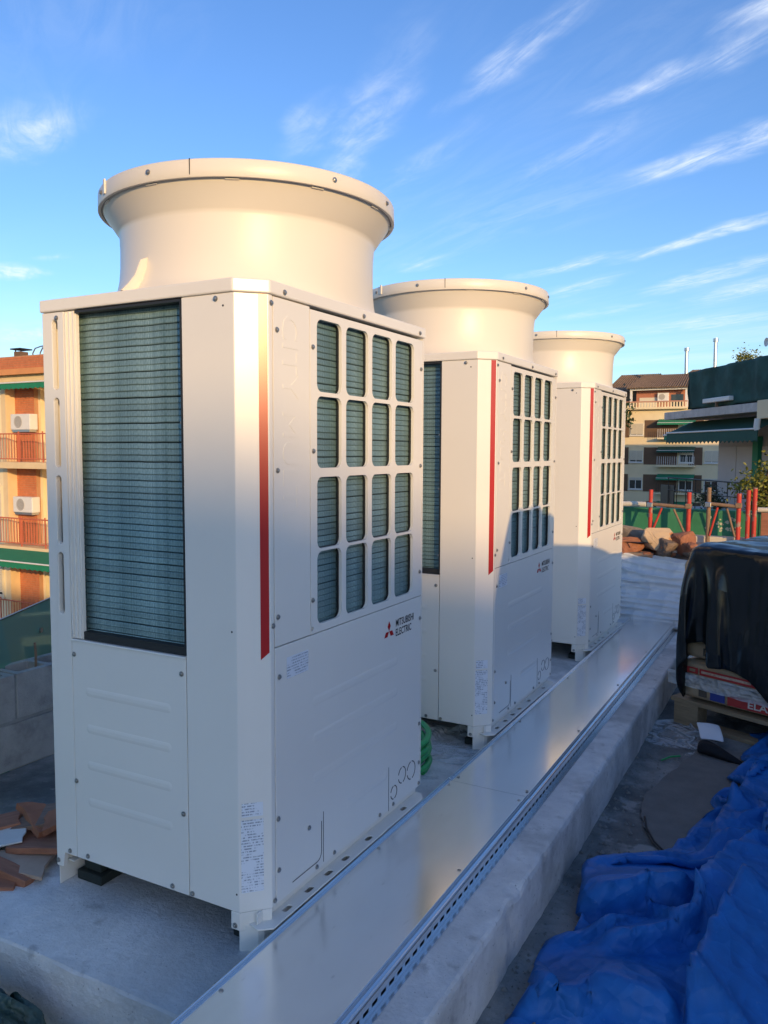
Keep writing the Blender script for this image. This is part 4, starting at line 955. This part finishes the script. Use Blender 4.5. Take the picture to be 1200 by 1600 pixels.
for k in range(60):
    x, y = rnd.uniform(-.4, .55), 4.92+.5*rnd.random()**1.5; s_ = rnd.uniform(.02, .06)
    rub(x, y, .355+rnd.uniform(0, .07), (s_*rnd.uniform(.8, 1.5), s_, s_*rnd.uniform(.6, .9)), rnd.choice((M_rockA, M_rockB, M_rockC, M_rockB)), 'small broken brick or mortar piece in the rubble heap', 100+k, group='small broken pieces on the rubble heap', rz=rnd.uniform(0, 6))
tag(build(MB().tube([(0, 0, 0), (.03, .0, .03), (.07, 0, .04), (.11, 0, .03), (.14, 0, 0)], .017, 10), 'blue_hose_loop', mat('pale_blue_hose', (.25, .33, .55), .5), None, (.40, 5.45, .36), (0, 0, .1)), 'pale blue hose loop at the back of the rubble', 'hose')
crumple('blue_white_cloth', mat('pale_blue_cloth', (.30, .36, .48), .7), 'pale blue cloth hanging beside the farthest condenser', 'cloth', (-.30, 4.93, .34), (.16, .14), .16, 19, n=26, comp=1.3, thick=.001)

# ------------------------------------------------------------------ far end of the roof: parapet and trestles
def far_end():
    p = thing('green_parapet', 'green painted parapet wall with pale foot at the far end of the roof', 'parapet', (0, 8.55, FLOOR_Z))
    build(MB().box(-2.2, 8.9, .06, .20, 0, .80), 'wall', M_greenwall, p, bevel=.01)
    build(MB().box(-2.2, 8.9, -.10, .0598, 0, .50), 'foot_ledge', mat('pale_render', (.60, .55, .45), .9, var=.15, vscale=4), p, bevel=.012)
    rn = random.Random(8)
    for k in range(26):
        x, z = rn.gauss(.24, .11), rn.gauss(.63, .06)
        if not .52 < z < .78: continue
        r_ = rn.uniform(.010, .028); lp = [(x+r_*rn.uniform(.5, 1.2)*math.cos(t), z+r_*rn.uniform(.5, 1)*math.sin(t)) for t in np.linspace(0, 5.6, 8)]
        build(MB().prism([lp], .0002, .002, lambda a, b, d: (a, .06-d, b)), 'plaster_patch', mat('plaster_patch', (.55, .55, .38), .9, var=.2, vscale=20), p)
    tag(build(MB().tube([(-2.1, 8.56, .535), (-.62, 8.56, .545)], .032, 12), 'pale_pipe', mat('pale_pipe_paint', (.62, .58, .47), .5), None), 'pale pipe lying along the top of the green parapet', 'pipe')
    def trestle(xa, xb, y, za, zb, zbar, lb, ma, mb_, mbar):
        t = thing('red_trestle', lb, 'trestle', (xa, y, FLOOR_Z))
        w_ = xb-xa; f = -FLOOR_Z
        build(MB().tube([(0, 0, 0), (0, 0, za+f)], .024, 12), 'post', ma, t)
        build(MB().tube([(w_, 0, 0), (w_, 0, zb+f)], .026, 12), 'post', mb_, t)
        build(MB().tube([(-.0, -.045, zbar+f+.012), (w_, -.05, zbar+f-.012)], .021, 10), 'top_bar', mbar, t)
        for a, b in (((.19*w_, zbar+f-.03), (.0*w_+.02, .42+f-.20)), ((.62*w_, zbar+f-.04), (w_-.03, .42+f-.20))):
            build(MB().tube([(a[0]+(.12*w_ if a[0] < w_/2 else 0), -.03, a[1]), (b[0], -.02, b[1])], .013, 8), 'brace', M_redpaint if a[0] < w_/2 else M_rust, t)
        build(MB().tube([(0, -.02, .16), (w_, -.02, .15)], .018, 8), 'lower_bar', M_rust, t)
        for x in (0, w_): build(MB().box(x-.034, x+.034, -.075, .03, zbar+f-.03, zbar+f+.028), 'coupler', M_steel if x == 0 else M_rust, t, bevel=.008)
    trestle(-.525, -.095, 8.35, .735, .715, .555, 'red trestle with two bright red posts, nearest the condensers', M_redpaint, M_redpaint, M_rust)
    trestle(.118, .438, 8.38, .775, .715, .580, 'trestle with rusty brown posts, second from the condensers', M_rust, M_redpaint, M_rust)
    for k, (x, z, l) in enumerate(((.535, .755, 'red pole with pale worn band right of the trestles'), (.602, .785, 'tallest red pole, rightmost beside the parapet'))):
        tag(build(MB().tube([(0, 0, 0), (.0, .0, z-FLOOR_Z)], .024, 12), 'red_pole', M_redpaint, None, (x, 8.40, FLOOR_Z)), l, 'pole')
    f = thing('rail_fence', 'pale topped fence with thin bars right of the red poles', 'fence', (.63, 8.50, FLOOR_Z))
    build(MB().tube([(0, 0, .83), (2.6, 0, .86)], .028, 10), 'top_rail', mat('pale_pipe_paint', (.62, .58, .47), .5), f)
    for k in range(26): build(MB().tube([(.04+k*.1, 0, .02), (.04+k*.1, 0, .83)], .006, 6), 'bar', M_rust, f)
    build(MB().box(.04, .12, -.03, -.01, 0, .80), 'plank', M_wood, f)
far_end()

# ------------------------------------------------------------------ leaves
def leaf_mass(mb, pts, size, rn):
    for (x, y, z) in pts:
        d = Vector((rn.gauss(0, 1), rn.gauss(0, 1), rn.gauss(0, .7))).normalized(); s_ = size*rn.uniform(.6, 1.3); u = d.cross(Vector((rn.gauss(0, 1), rn.gauss(0, 1), rn.gauss(0, 1)))).normalized()
        p = Vector((x, y, z)); a, b = p-d*s_*.5, p+d*s_*.5; m_ = u*s_*.26; k = d.cross(u)*s_*.08
        mb.add([a, p+m_+k, b, p-m_+k], [(0, 1, 2), (0, 2, 3)])
def tree(name, base, h, crown, n, size, lab, cat, mt, seed, clumps=26):
    rn = random.Random(seed); t = thing(name, lab, cat, base); tr = MB(); tips = []
    tr.tube([(0, 0, 0), (.03*h, 0, .2*h), (.0, .03*h, .45*h), (.02*h, 0, .75*h)], [.03*h, .024*h, .018*h, .008*h], 8)
    lm = MB(); cx, cz, rx, rz_ = 0, crown[0], crown[1], crown[2]
    for k in range(clumps):
        v = Vector((rn.gauss(0, 1), rn.gauss(0, 1), rn.gauss(0, 1))).normalized()*rn.uniform(.35, 1.0); c = Vector((v.x*rx, v.y*rx, cz+v.z*rz_))
        tr.tube([(0, 0, .35*h), (c.x*.5, c.y*.5, (c.z+.35*h)*.5+.05*h), tuple(c)], [.010*h, .006*h, .002*h], 5); q = rn.uniform(.14, .34)*rx
        leaf_mass(lm, [(c.x+rn.gauss(0, q), c.y+rn.gauss(0, q), c.z+rn.gauss(0, q)) for _ in range(n//clumps)], size, rn)
    build(tr, 'trunk', M_bark, t); build(lm, 'crown', mt, t); return t

# ------------------------------------------------------------------ building helpers
def facade_window(parent, x0, x1, z0, z1, yf, shutter=0., frame=M_white, glass=M_glass):
    """opening with frame, pane, sill and a roller shutter drawn part way; the wall face is at y = yf looking along -Y"""
    w_ = build(MB().prism([rect(x0, x1, z0, z1), rect(x0+.07, (x0+x1)/2-.03, z0+.07, z1-.07), rect((x0+x1)/2+.03, x1-.07, z0+.07, z1-.07)], -.02, .05, lambda a, b, d: (a, yf-d, b)), 'window', frame, parent)
    build(MB().box(x0+.05, x1-.05, yf-.01, yf+.015, z0+.05, z1-.05), 'pane', glass, w_)
    build(MB().box(x0-.08, x1+.08, yf-.12, yf-.051, z0-.08, z0-.005), 'sill', frame, w_)
    if shutter:
        mb = MB(); zs = z1-(z1-z0)*shutter; n = max(2, int((z1-zs)/.07))
        for k in range(n): mb.box(x0+.03, x1-.03, yf-.07-.012*(k % 2), yf-.0505, zs+(z1-zs)*k/n+.004, zs+(z1-zs)*(k+1)/n-.002)
        build(mb, 'roller_shutter', M_shutter, w_)
def ac_unit(parent, x0, x1, z0, z1, yf, d=.30):
    a = build(MB().box(x0, x1, yf-d, yf, z0, z1), 'air_conditioner', M_white, parent, bevel=.02)
    c = ((x0+(x1-x0)*.40), (z0+z1)/2); r_ = (z1-z0)*.38
    build(MB().prism([circ(c[0], c[1], r_, 24), circ(c[0], c[1], r_*.88, 24)], .0005, .012, lambda p, q, dd: (p, yf-d-dd, q)), 'fan_ring', mat('fan_ring_grey', (.45, .43, .40), .6), a)
    build(MB().prism([circ(c[0], c[1], r_*.87, 24)], .0005, .004, lambda p, q, dd: (p, yf-d-dd, q)), 'fan_grille', mat('fan_grille_grey', (.38, .36, .33), .6, var=.2, vscale=30), a)
    build(MB().box(x0+.05, x1-.05, yf-d+.02, yf-.02, z0-.07, z0-.001), 'bracket', M_steel, a)
def awning(parent, x0, x1, ztop, yf, out, drop, val, mt=M_awning, bar=True, name='awning'):
    n = 20; mb = MB()
    mb.add([(x0, yf, ztop), (x1, yf, ztop), (x1, yf-out, ztop-drop), (x0, yf-out, ztop-drop)], [(0, 1, 2, 3)])
    k = max(6, int((x1-x0)/.22))*4
    top = [(x0+(x1-x0)*i/k, yf-out, ztop-drop) for i in range(k+1)]; bot = [(p[0], yf-out-.01, ztop-drop-val*(1-.18*abs(math.sin(math.pi*i/4)))) for i, p in enumerate(top)]
    mb.add(top+bot, [(i, i+1, k+2+i, k+1+i) for i in range(k)])
    o = build(mb, name, mt, parent); so_ = o.modifiers.new('t', 'SOLIDIFY'); so_.thickness = .012
    if bar: build(MB().tube([(x0, yf-out-.02, ztop-drop+.01), (x1, yf-out-.02, ztop-drop+.01)], .025, 8), 'front_bar', M_white, o)
    return o

# ------------------------------------------------------------------ apartment house on the left
def left_house():
    h = thing('brick_apartment_house', 'orange brick apartment house with balconies, red railings and green awnings at left', 'building', (-26, 15.5, -12))
    O = lambda x: x+26; Z = lambda z: z+12; xa, xb = -31.0, -14.0
    def bx(name, x0, x1, y0, y1, z0, z1, mt, bevel=0, parent=h): return build(MB().box(O(x0), O(x1), y0, y1, Z(z0), Z(z1)), name, mt, parent, bevel=bevel)
    # back wall of the loggias, the cream bay at far left, brick pier between
    bx('wall', xa, xb, 1.6, 10, -12, 3.9, M_cream2)
    bay = bx('cream_bay', xa, -21.98, -.02, 1.59, -12, 3.30, M_cream2)
    pier = bx('brick_pier', -21.77, -20.85, .30, 1.59, -12, 3.30, M_brickjoint)
    # bricks of the pier face: real courses, one object each course is too fine to pick apart
    mb = MB(); zz = -7.0; r_ = 0
    while zz < 3.25:
        x = -21.77-(r_ % 2)*.125
        while x < -20.85:
            a0, a1 = max(x, -21.768), min(x+.24, -20.852)
            if a1-a0 > .04: mb.box(O(a0), O(a1), .288, .2999, Z(zz), Z(zz+.060))
            x += .25
        zz += .072; r_ += 1
    o = build(mb, 'brick_courses', M_brick, pier); o['kind'] = 'stuff'
    bx('cream_strip', -21.979, -21.771, -.06, 1.59, -12, 3.30, M_cream)
    # roof edge
    bx('roof_parapet', xa, xb, -.30, 9.8, 3.68, 4.07, M_brickjoint); mb = MB(); zz = 3.69; r_ = 0
    while zz < 4.03:
        x = xa+(r_ % 2)*.125
        while x < xb: mb.box(O(x), O(min(x+.24, xb)), -.312, -.3001, Z(zz), Z(zz+.06)); x += .25
        zz += .072; r_ += 1
    o = build(mb, 'parapet_brick_courses', M_brick, h); o['kind'] = 'stuff'
    bx('orange_band', xa, xb, -.36, 1.5, 3.50, 3.679, M_orangeband); bx('cream_band', xa, xb, -.16, 1.5, 3.301, 3.499, M_cream)
    # storeys
    for k, zf in enumerate((.78, -1.86, -4.50, -7.14)):
        bx('balcony_slab', -21.78, xb, -.55, 1.59, zf-.20, zf, M_cream, .01)
        rl = MB().tube([(O(-21.7), -.5, Z(zf+.88)), (O(xb), -.5, Z(zf+.88))], .022, 6).tube([(O(-21.7), -.5, Z(zf+.10)), (O(xb), -.5, Z(zf+.10))], .018, 6)
        rail = build(rl, 'railing', M_railred, h)
        me = MB().box(-.008, .008, -.008, .008, 0, .78).mesh('bar', M_railred); x = -21.7
        while x < -18.0: link('bar', me, rail, (O(x), -.5, Z(zf+.10))); x += .13
        me2 = MB().box(-.018, .018, -.015, .015, 0, .95).mesh('rail_post', M_railred)
        for x in (-21.7, -20.6, -19.5, -18.4): link('rail_post', me2, rail, (O(x), -.5, Z(zf)))
        if k < 2:
            ac_unit(h, O(-21.60), O(-20.68), Z(zf+1.02), Z(zf+1.52), .28)
        # balcony door, deep in the loggia
        dr = bx('door', -20.60, -19.30, 1.50, 1.595, zf+.0, zf+2.05, M_shutter); bx('door_frame', -20.72, -20.605, 1.46, 1.595, zf, zf+2.16, mat('brown_frame', (.20, .10, .05), .6), parent=dr)
        bx('door_frame', -20.72, -19.2, 1.46, 1.499, zf+2.06, zf+2.16, mat('brown_frame', (.20, .10, .05), .6), parent=dr)
        bx('loggia_side', -20.849, -20.75, .45, 1.59, zf, zf+2.4, M_cream2)
        awning(h, O(-21.72), O(xb), Z((3.28, .56, -1.96, -4.7)[k]), -.17 if k == 0 else -.56, .25 if k == 0 else .75, .05 if k == 0 else .24, .20, M_awning) if k != 1 else None
        facade_window(h, O(-24.6), O(-22.13), Z(zf+.84), Z(zf+1.86), -.02, (.0, .25, .85, .4)[k], frame=M_shutter)
        facade_window(h, O(-28.6), O(-26.6), Z(zf+.84), Z(zf+1.86), -.02, .6, frame=M_shutter)
    # chimney, pipes on the roof
    ch = bx('chimney', -21.62, -21.32, .2, .5, 4.071, 4.30, M_bronze); bx('chimney_cap', -21.70, -21.22, .12, .58, 4.36, 4.40, M_nearblack, parent=ch)
    for x in (-21.60, -21.34): bx('cap_leg', x, x+.03, .22, .25, 4.3005, 4.36, M_nearblack, parent=ch)
    for k, x in enumerate((-20.85, -20.50)):
        build(MB().tube([(O(x), .3, Z(4.07)), (O(x), .3, Z(4.22)), (O(x+.12), .3, Z(4.37)), (O(x+.40), .3, Z(4.42+k*-.06)), (O(x+2.2), .3, Z(4.46-k*.08))], .022, 8), 'roof_pipe', M_steel, h)
left_house()

# ------------------------------------------------------------------ netted house at the right
def right_house():
    A = Vector((-2.86, 24.1, -12)); an = math.atan2(-.8463, .5327)
    h = thing('netted_house', 'house wrapped in dark green netting above a long green awning, at right', 'building', A, an)
    Z = lambda z: z+12
    # local x runs toward the camera along the wall, local y = away from the camera (outward is -y)
    def bx(name, x0, x1, y0, y1, z0, z1, mt, bevel=0, parent=h): return build(MB().box(x0, x1, y0, y1, Z(z0), Z(z1)), name, mt, parent, bevel=bevel)
    bx('wall', .62, 12, 1.35, 9, -12, 2.1, mat('grey_render', (.42, .41, .40), .9, var=.06, vscale=1.5))
    for k, (x0, x1) in enumerate(((.72, 1.75), (1.78, 2.72), (3.12, 4.62))):
        bx('wall_panel', x0, x1, 1.30, 1.349, -.4, 1.35, mat('grey_panel', (.46, .45, .44), .85, var=.04, vscale=2), .01)
    bx('green_door_post', 2.78, 3.06, 1.22, 1.349, -.4, 1.6, M_awning)
    dr = bx('door', 4.70, 5.6, 1.25, 1.349, -.4, 1.30, M_glass); bx('door_frame', 4.62, 4.69, 1.2, 1.349, -.4, 1.38, M_white, parent=dr)
    bx('ochre_wall', 5.62, 12, 1.0, 1.349, -.4, 1.9, M_cream)
    bx('roof_slab', -.20, 5.24, .0, 8.8, 2.16, 2.38, mat('stained_white', (.52, .50, .47), .9, var=.25, vscale=3, col2=(.2, .19, .18), mixlo=.6, mixhi=.7, mscale=2.5), .01)
    bx('corner_block', 5.245, 6.6, -.05, 2, 1.98, 2.42, M_cream2, .02); build(MB().tube([(5.40, -.1, Z(1.98)), (5.40, -.12, Z(1.78)), (5.40, -.1, Z(1.72))], .07, 12), 'awning_motor', M_white, h)
    aw = awning(h, .05, 5.26, Z(2.10), .85, .85, .36, .32, M_awndark)  # long shaded side, its shade put into a darker green
    # return of the awning at its far end, sunlit tone put into a brighter green
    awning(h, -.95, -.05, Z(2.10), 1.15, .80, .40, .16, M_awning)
    # net-wrapped storey
    nx, nz = 70, 16; P = np.zeros((nz, nx, 3))
    for j in range(nz):
        for i in range(nx):
            x = 1.36+9.6*i/(nx-1); z = 2.42+(3.46-2.42)*j/(nz-1)-(.14*max(0, fbm(x*1.2, 3)) if j == 0 else 0)
            P[j, i] = (x, .05+.05*fbm(x*2.6, z*1.2, 2)+.03*math.sin(x*4.5), Z(z))
    mb = MB(); mb.grid(P); n_ = build(mb, 'green_netting', M_net, h); so_ = n_.modifiers.new('t', 'SOLIDIFY'); so_.thickness = .02
    mb = MB(); P2 = np.zeros((10, 12, 3))
    for j in range(10):
        for i in range(12): P2[j, i] = (1.33+.05*math.sin(j)+.02*fbm(i, j), .03+5*i/11, Z(2.40+1.05*j/9))
    mb.grid(P2); build(mb, 'green_netting', M_net, h)
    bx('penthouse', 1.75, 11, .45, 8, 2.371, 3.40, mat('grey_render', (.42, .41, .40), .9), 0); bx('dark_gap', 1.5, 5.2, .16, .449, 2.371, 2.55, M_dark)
    bx('white_box', 2.55, 4.0, -.12, .02, 2.50, 2.62, M_white, .02); bx('box_post', 3.2, 3.26, -.08, -.02, 2.381, 2.50, M_rust)
    bc = bx('brick_chimney', 4.90, 8, .6, 2.2, 3.40, 3.62, M_brickjoint); bx('chimney_cap', 4.80, 8.1, .5, 2.3, 3.621, 3.71, M_brick, parent=bc)
    at = build(MB().tube([(4.72, .5, Z(3.40)), (4.72, .5, Z(4.36))], .014, 6), 'antenna', M_steel, h)
    for z, l in ((4.30, .42), (3.72, .30)):
        build(MB().tube([(4.72, .5, Z(z)), (4.72+l, .3, Z(z+.10))], .008, 5), 'antenna_arm', M_steel, at)
        for q in range(4): build(MB().tube([(4.75+l*q/3, .5-.2*q/3, Z(z-.08)), (4.75+l*q/3, .5-.2*q/3, Z(z+.16))], .004, 4), 'antenna_rod', M_steel, at)
    dish = MB(); dish.rings([[(4.80+r_*math.cos(t), 0.40-d, Z(3.86)+r_*math.sin(t)) for t in np.linspace(0, 2*math.pi, 17)[:-1]] for r_, d in ((.005, .0), (.07, .012), (.11, .03))]); build(dish, 'dish', M_white, at)
    # terrace railing and lamp
    rl = build(MB().tube([(.35, -.06, Z(.42)), (12, -.06, Z(.42))], .020, 6).tube([(.35, -.06, Z(.05)), (12, -.06, Z(.05))], .015, 6), 'terrace_railing', M_railblack, h)
    for k in range(20): build(MB().tube([(.4+k*.6, -.06, Z(-.5)), (.4+k*.6, -.06, Z(.42))], .014, 6), 'rail_post', M_railblack, rl)
    bx('terrace_slab', -.3, 12, -.12, 1.34, -.75, -.5, mat('stained_white', (.5, .5, .5), .9))
    bx('terrace_front', -.2, 12, -.1, 1.3, -12, -.751, M_bronze)
    bx('black_gate', -.2, .75, -.04, -.01, -.5, .18, M_railblack)
    # plants
    fr = Matrix.Translation(A) @ Matrix.Rotation(an, 4, 'Z')
    def at_(x, y, z): return fr @ Vector((x, y, Z(z)))
    tree('lemon_tree', Vector((.34, 15.7, -.6)), 2.0, (1.05, .46, .85), 1900, .10, 'yellow-green leafy lemon tree on the terrace under the awning', 'tree', M_leaf, 3, 34)
    tree('dark_shrub', at_(2.55, .3, -.5), .75, (.42, .36, .28), 900, .08, 'dark leafy shrub beside the green door post on the terrace', 'shrub', M_leaf2, 5, 16)
    tree('roof_plant', at_(3.45, .7, 3.38), .45, (.24, .42, .20), 700, .065, 'green plant growing above the netting on the roof', 'plant', M_leaf, 7, 18)
right_house()

# ------------------------------------------------------------------ pale block in the distance
def far_house():
    h = thing('cream_apartment_block', 'cream apartment block with brown window bands and tiled roof in the distance', 'building', (-20, 77, -12))
    O = lambda x: x+20; Z = lambda z: z+12
    def bx(name, x0, x1, y0, y1, z0, z1, mt, bevel=0, parent=h): return build(MB().box(O(x0), O(x1), y0, y1, Z(z0), Z(z1)), name, mt, parent, bevel=bevel)
    xa, xb = -27.5, -2.5
    bx('wall', xa, xb, 0, 10, -12, 5.15, M_cream2)
    for k in range(5):
        zt = 4.16-2.55*k
        for a, b in ((-15.6, -14.62), (-13.2, -10.2), (-9.2, -8.0), (-19.5, -17.0), (-24, -21)):
            bx('brown_panel', a, b, -.03, -.001, zt-1.62, zt, M_bronze)
        for i, a in enumerate((-14.5, -10.0, -16.8, -20.7, -7.8)):
            facade_window(h, O(a), O(a+1.22), Z(zt-1.42), Z(zt-.30), -.03, (.9, .82, .35, .6, .5)[(k+i) % 5] if k < 2 else .25)
        awning(h, O(-11.9), O(-8.6), Z(zt+.05), -.05, .9, .35, .2, M_awning if k != 1 else M_awndark)
        bl = bx('balcony', -11.9, -8.6, -.9, -.04, zt-1.80, zt-1.66, M_cream2); 
        for q in range(18): build(MB().box(O(-11.85+q*.19), O(-11.82+q*.19), -.88, -.85, Z(zt-1.66), Z(zt-.85)), 'bar', M_railblack if k > 1 else M_white, bl)
    # set-back attic with balcony balustrade
    bx('cornice', xa, -9.4, -.5, .5, 5.151, 5.35, M_cream2, .03); rail = bx('balustrade', -15.6, -9.4, -.42, -.30, 5.80, 5.92, mat('pinkish_cap', (.48, .24, .16), .8))
    me = MB().box(-.06, .06, -.05, .05, 0, .44).mesh('baluster', M_cream2)
    for q in range(24): link('baluster', me, rail, (O(-15.5+q*.26), -.36, Z(5.355)))
    bx('attic_wall', -14.3, -9.4, 1.4, 9, 5.16, 7.0, mat('pink_render', (.42, .17, .11), .9)); bx('attic_window', -14.0, -12.4, 1.36, 1.399, 5.4, 6.35, M_shutter); bx('attic_window', -11.1, -10.0, 1.36, 1.399, 5.5, 6.6, M_glass)
    ac_unit(h, O(-12.3), O(-11.3), Z(6.0), Z(6.75), 1.39)
    bx('corner_post', -14.75, -14.55, .6, .8, 5.36, 7.0, M_white); bx('corner_post', -9.75, -9.5, .6, .8, 5.36, 7.0, M_white); bx('attic_beam', -14.75, -9.4, .55, .85, 7.001, 7.18, M_white)
    def roof(x0, x1, y0, y1, z0, z1, cols, inset=.9):
        rf = MB().add([(O(x0), y0, Z(z0)), (O(x1), y0, Z(z0)), (O(x1-inset*.2), y1, Z(z1)), (O(x0+inset), y1, Z(z1)), (O(x0), y0+2*(y1-y0), Z(z0)), (O(x1), y0+2*(y1-y0), Z(z0))], [(0, 1, 2, 3), (3, 2, 5, 4), (0, 3, 4), (1, 5, 2)])
        r_ = build(rf, 'roof', M_tile, h); mb = MB()
        for q in range(cols):
            t = (q+.5)/cols; xq = x0+(x1-x0)*t; xt = x0+inset+(x1-inset*.2-x0-inset)*t
            mb.tube([(O(xq), y0-.02, Z(z0)+.03), (O(xt), y1, Z(z1)+.03)], .10, 5)
        o = build(mb, 'tile_ridges', M_tile, r_); o['kind'] = 'stuff'
    roof(-15.1, -9.2, .3, 4.2, 7.181, 8.65, 26)
    roof(-18.5, -13.3, 6.5, 10, 7.4, 9.3, 20); bx('attic_wall', -18.3, -13.5, 6.9, 12, 5.16, 7.39, M_bronze)
    roof(-11.2, -7.0, 5, 9, 8.1, 9.45, 18); bx('attic_wall', -11.0, -7.2, 5.3, 12, 5.16, 8.09, M_bronze)
    for x, z in ((-10.35, 11.0), (-7.75, 11.75)):
        fl = build(MB().tube([(O(x), 5, Z(7.2)), (O(x), 5, Z(z))], .17, 12), 'flue', M_steel, h); build(MB().tube([(O(x), 5, Z(z+.0)), (O(x), 5, Z(z+.30))], .25, 12), 'flue_cap', M_steel, fl)
far_house()
tree('street_tree', (-16.3, 74, -12), 16, (16.5, 2.2, 1.6), 1600, .45, 'green tree crown beside the attic of the distant block', 'tree', M_leaf2, 15, 22)
def side_shade_block():  # unseen block added to shade the lower part of the distant block
    h = thing('ochre_shade_block', 'unseen ochre block right of the view, added to shade the distant block', 'building', (3, 50, -12))
    build(MB().box(0, 30, 0, 12, 0, 18.0), 'wall', M_cream, h); build(MB().box(-.2, 30.2, -.2, 12.2, 18.001, 18.3), 'roof_edge', M_tile, h)
    for k in range(6):
        for q in range(5): facade_window(h, 1.5+q*5.5, 3.1+q*5.5, 1.2+k*2.9, 2.5+k*2.9, -.001, .4)
side_shade_block()
# a low pale house fills the street between
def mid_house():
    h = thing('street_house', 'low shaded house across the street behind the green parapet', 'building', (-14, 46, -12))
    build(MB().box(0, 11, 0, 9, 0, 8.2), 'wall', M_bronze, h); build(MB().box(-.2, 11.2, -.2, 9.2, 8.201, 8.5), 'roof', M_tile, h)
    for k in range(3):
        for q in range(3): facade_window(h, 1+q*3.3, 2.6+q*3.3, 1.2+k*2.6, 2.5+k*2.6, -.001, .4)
mid_house()

# ------------------------------------------------------------------ unseen shade casters added for the roof: block behind the camera, sheeted shape to its right
def shade_house():  # unseen block, roof edge set to cast the soft shadow on the units
    y0 = -29.0
    h = thing('shade_block_behind', 'unseen tall cream apartment block behind the camera, placed to shade the roof', 'building', (48, y0, -12))
    build(MB().box(-24, 22, -11, 0, 0, 21.64), 'wall', M_cream, h); build(MB().box(-24.2, 22.2, -11.2, .2, 21.641, 21.82), 'roof_edge', M_orangeband, h)
    for k in range(7):
        for q in range(7):
            x = -22+q*6.2; w_ = build(MB().box(x, x+1.8, .0005, .06, 1.4+k*3, 2.8+k*3), 'window', M_white, h); build(MB().box(x+.1, x+1.7, .0605, .07, 1.5+k*3, 2.7+k*3), 'pane', M_glass, w_)
shade_house()
def added_shade_stacks():  # invented occluder, top outline shaped to cast the sharp shadow edges
    prof = [(-.36, .60), (-.30, .95), (-.215, 1.235), (-.16, 1.34), (-.07, 1.488), (.05, 1.492), (.20, 1.478), (.27, 1.50), (.31, 1.515), (.36, 1.468), (.55, 1.435), (.72, 1.37), (.95, 1.30), (1.23, 1.218), (1.5, 1.165), (1.72, 1.125), (2.0, 1.06), (2.4, .98), (2.8, .95), (3.4, .93), (3.5, .6)]
    yy = np.array([p[0] for p in prof]); zz = np.array([p[1] for p in prof]); P = []
    ys = np.linspace(-.40, 3.55, 120)
    for y in ys:
        zt = float(np.interp(y, yy, zz)); row = []
        for u, v in ((2.20, 0), (2.22, .35), (2.23, .7), (2.26, .93), (2.30, 1.0), (2.45, .985), (2.65, .96), (2.9, .92), (2.98, .6), (3.0, 0)):
            row.append((u+.015*fbm(y*4, v*3, 1), y, FLOOR_Z+.005+(zt-FLOOR_Z)*v))
        P.append(row)
    mb = MB(); mb.grid(np.array(P)); mb.add([P[0][i] for i in range(10)], [tuple(range(10))]); mb.add([P[-1][i] for i in range(10)], [tuple(reversed(range(10)))])
    o = build(mb, 'added_shade_stack', M_whitetarp); tag(o, 'unseen long sheeted shape right of the camera, added to cast the near shadow', 'added shade caster')
added_shade_stacks()
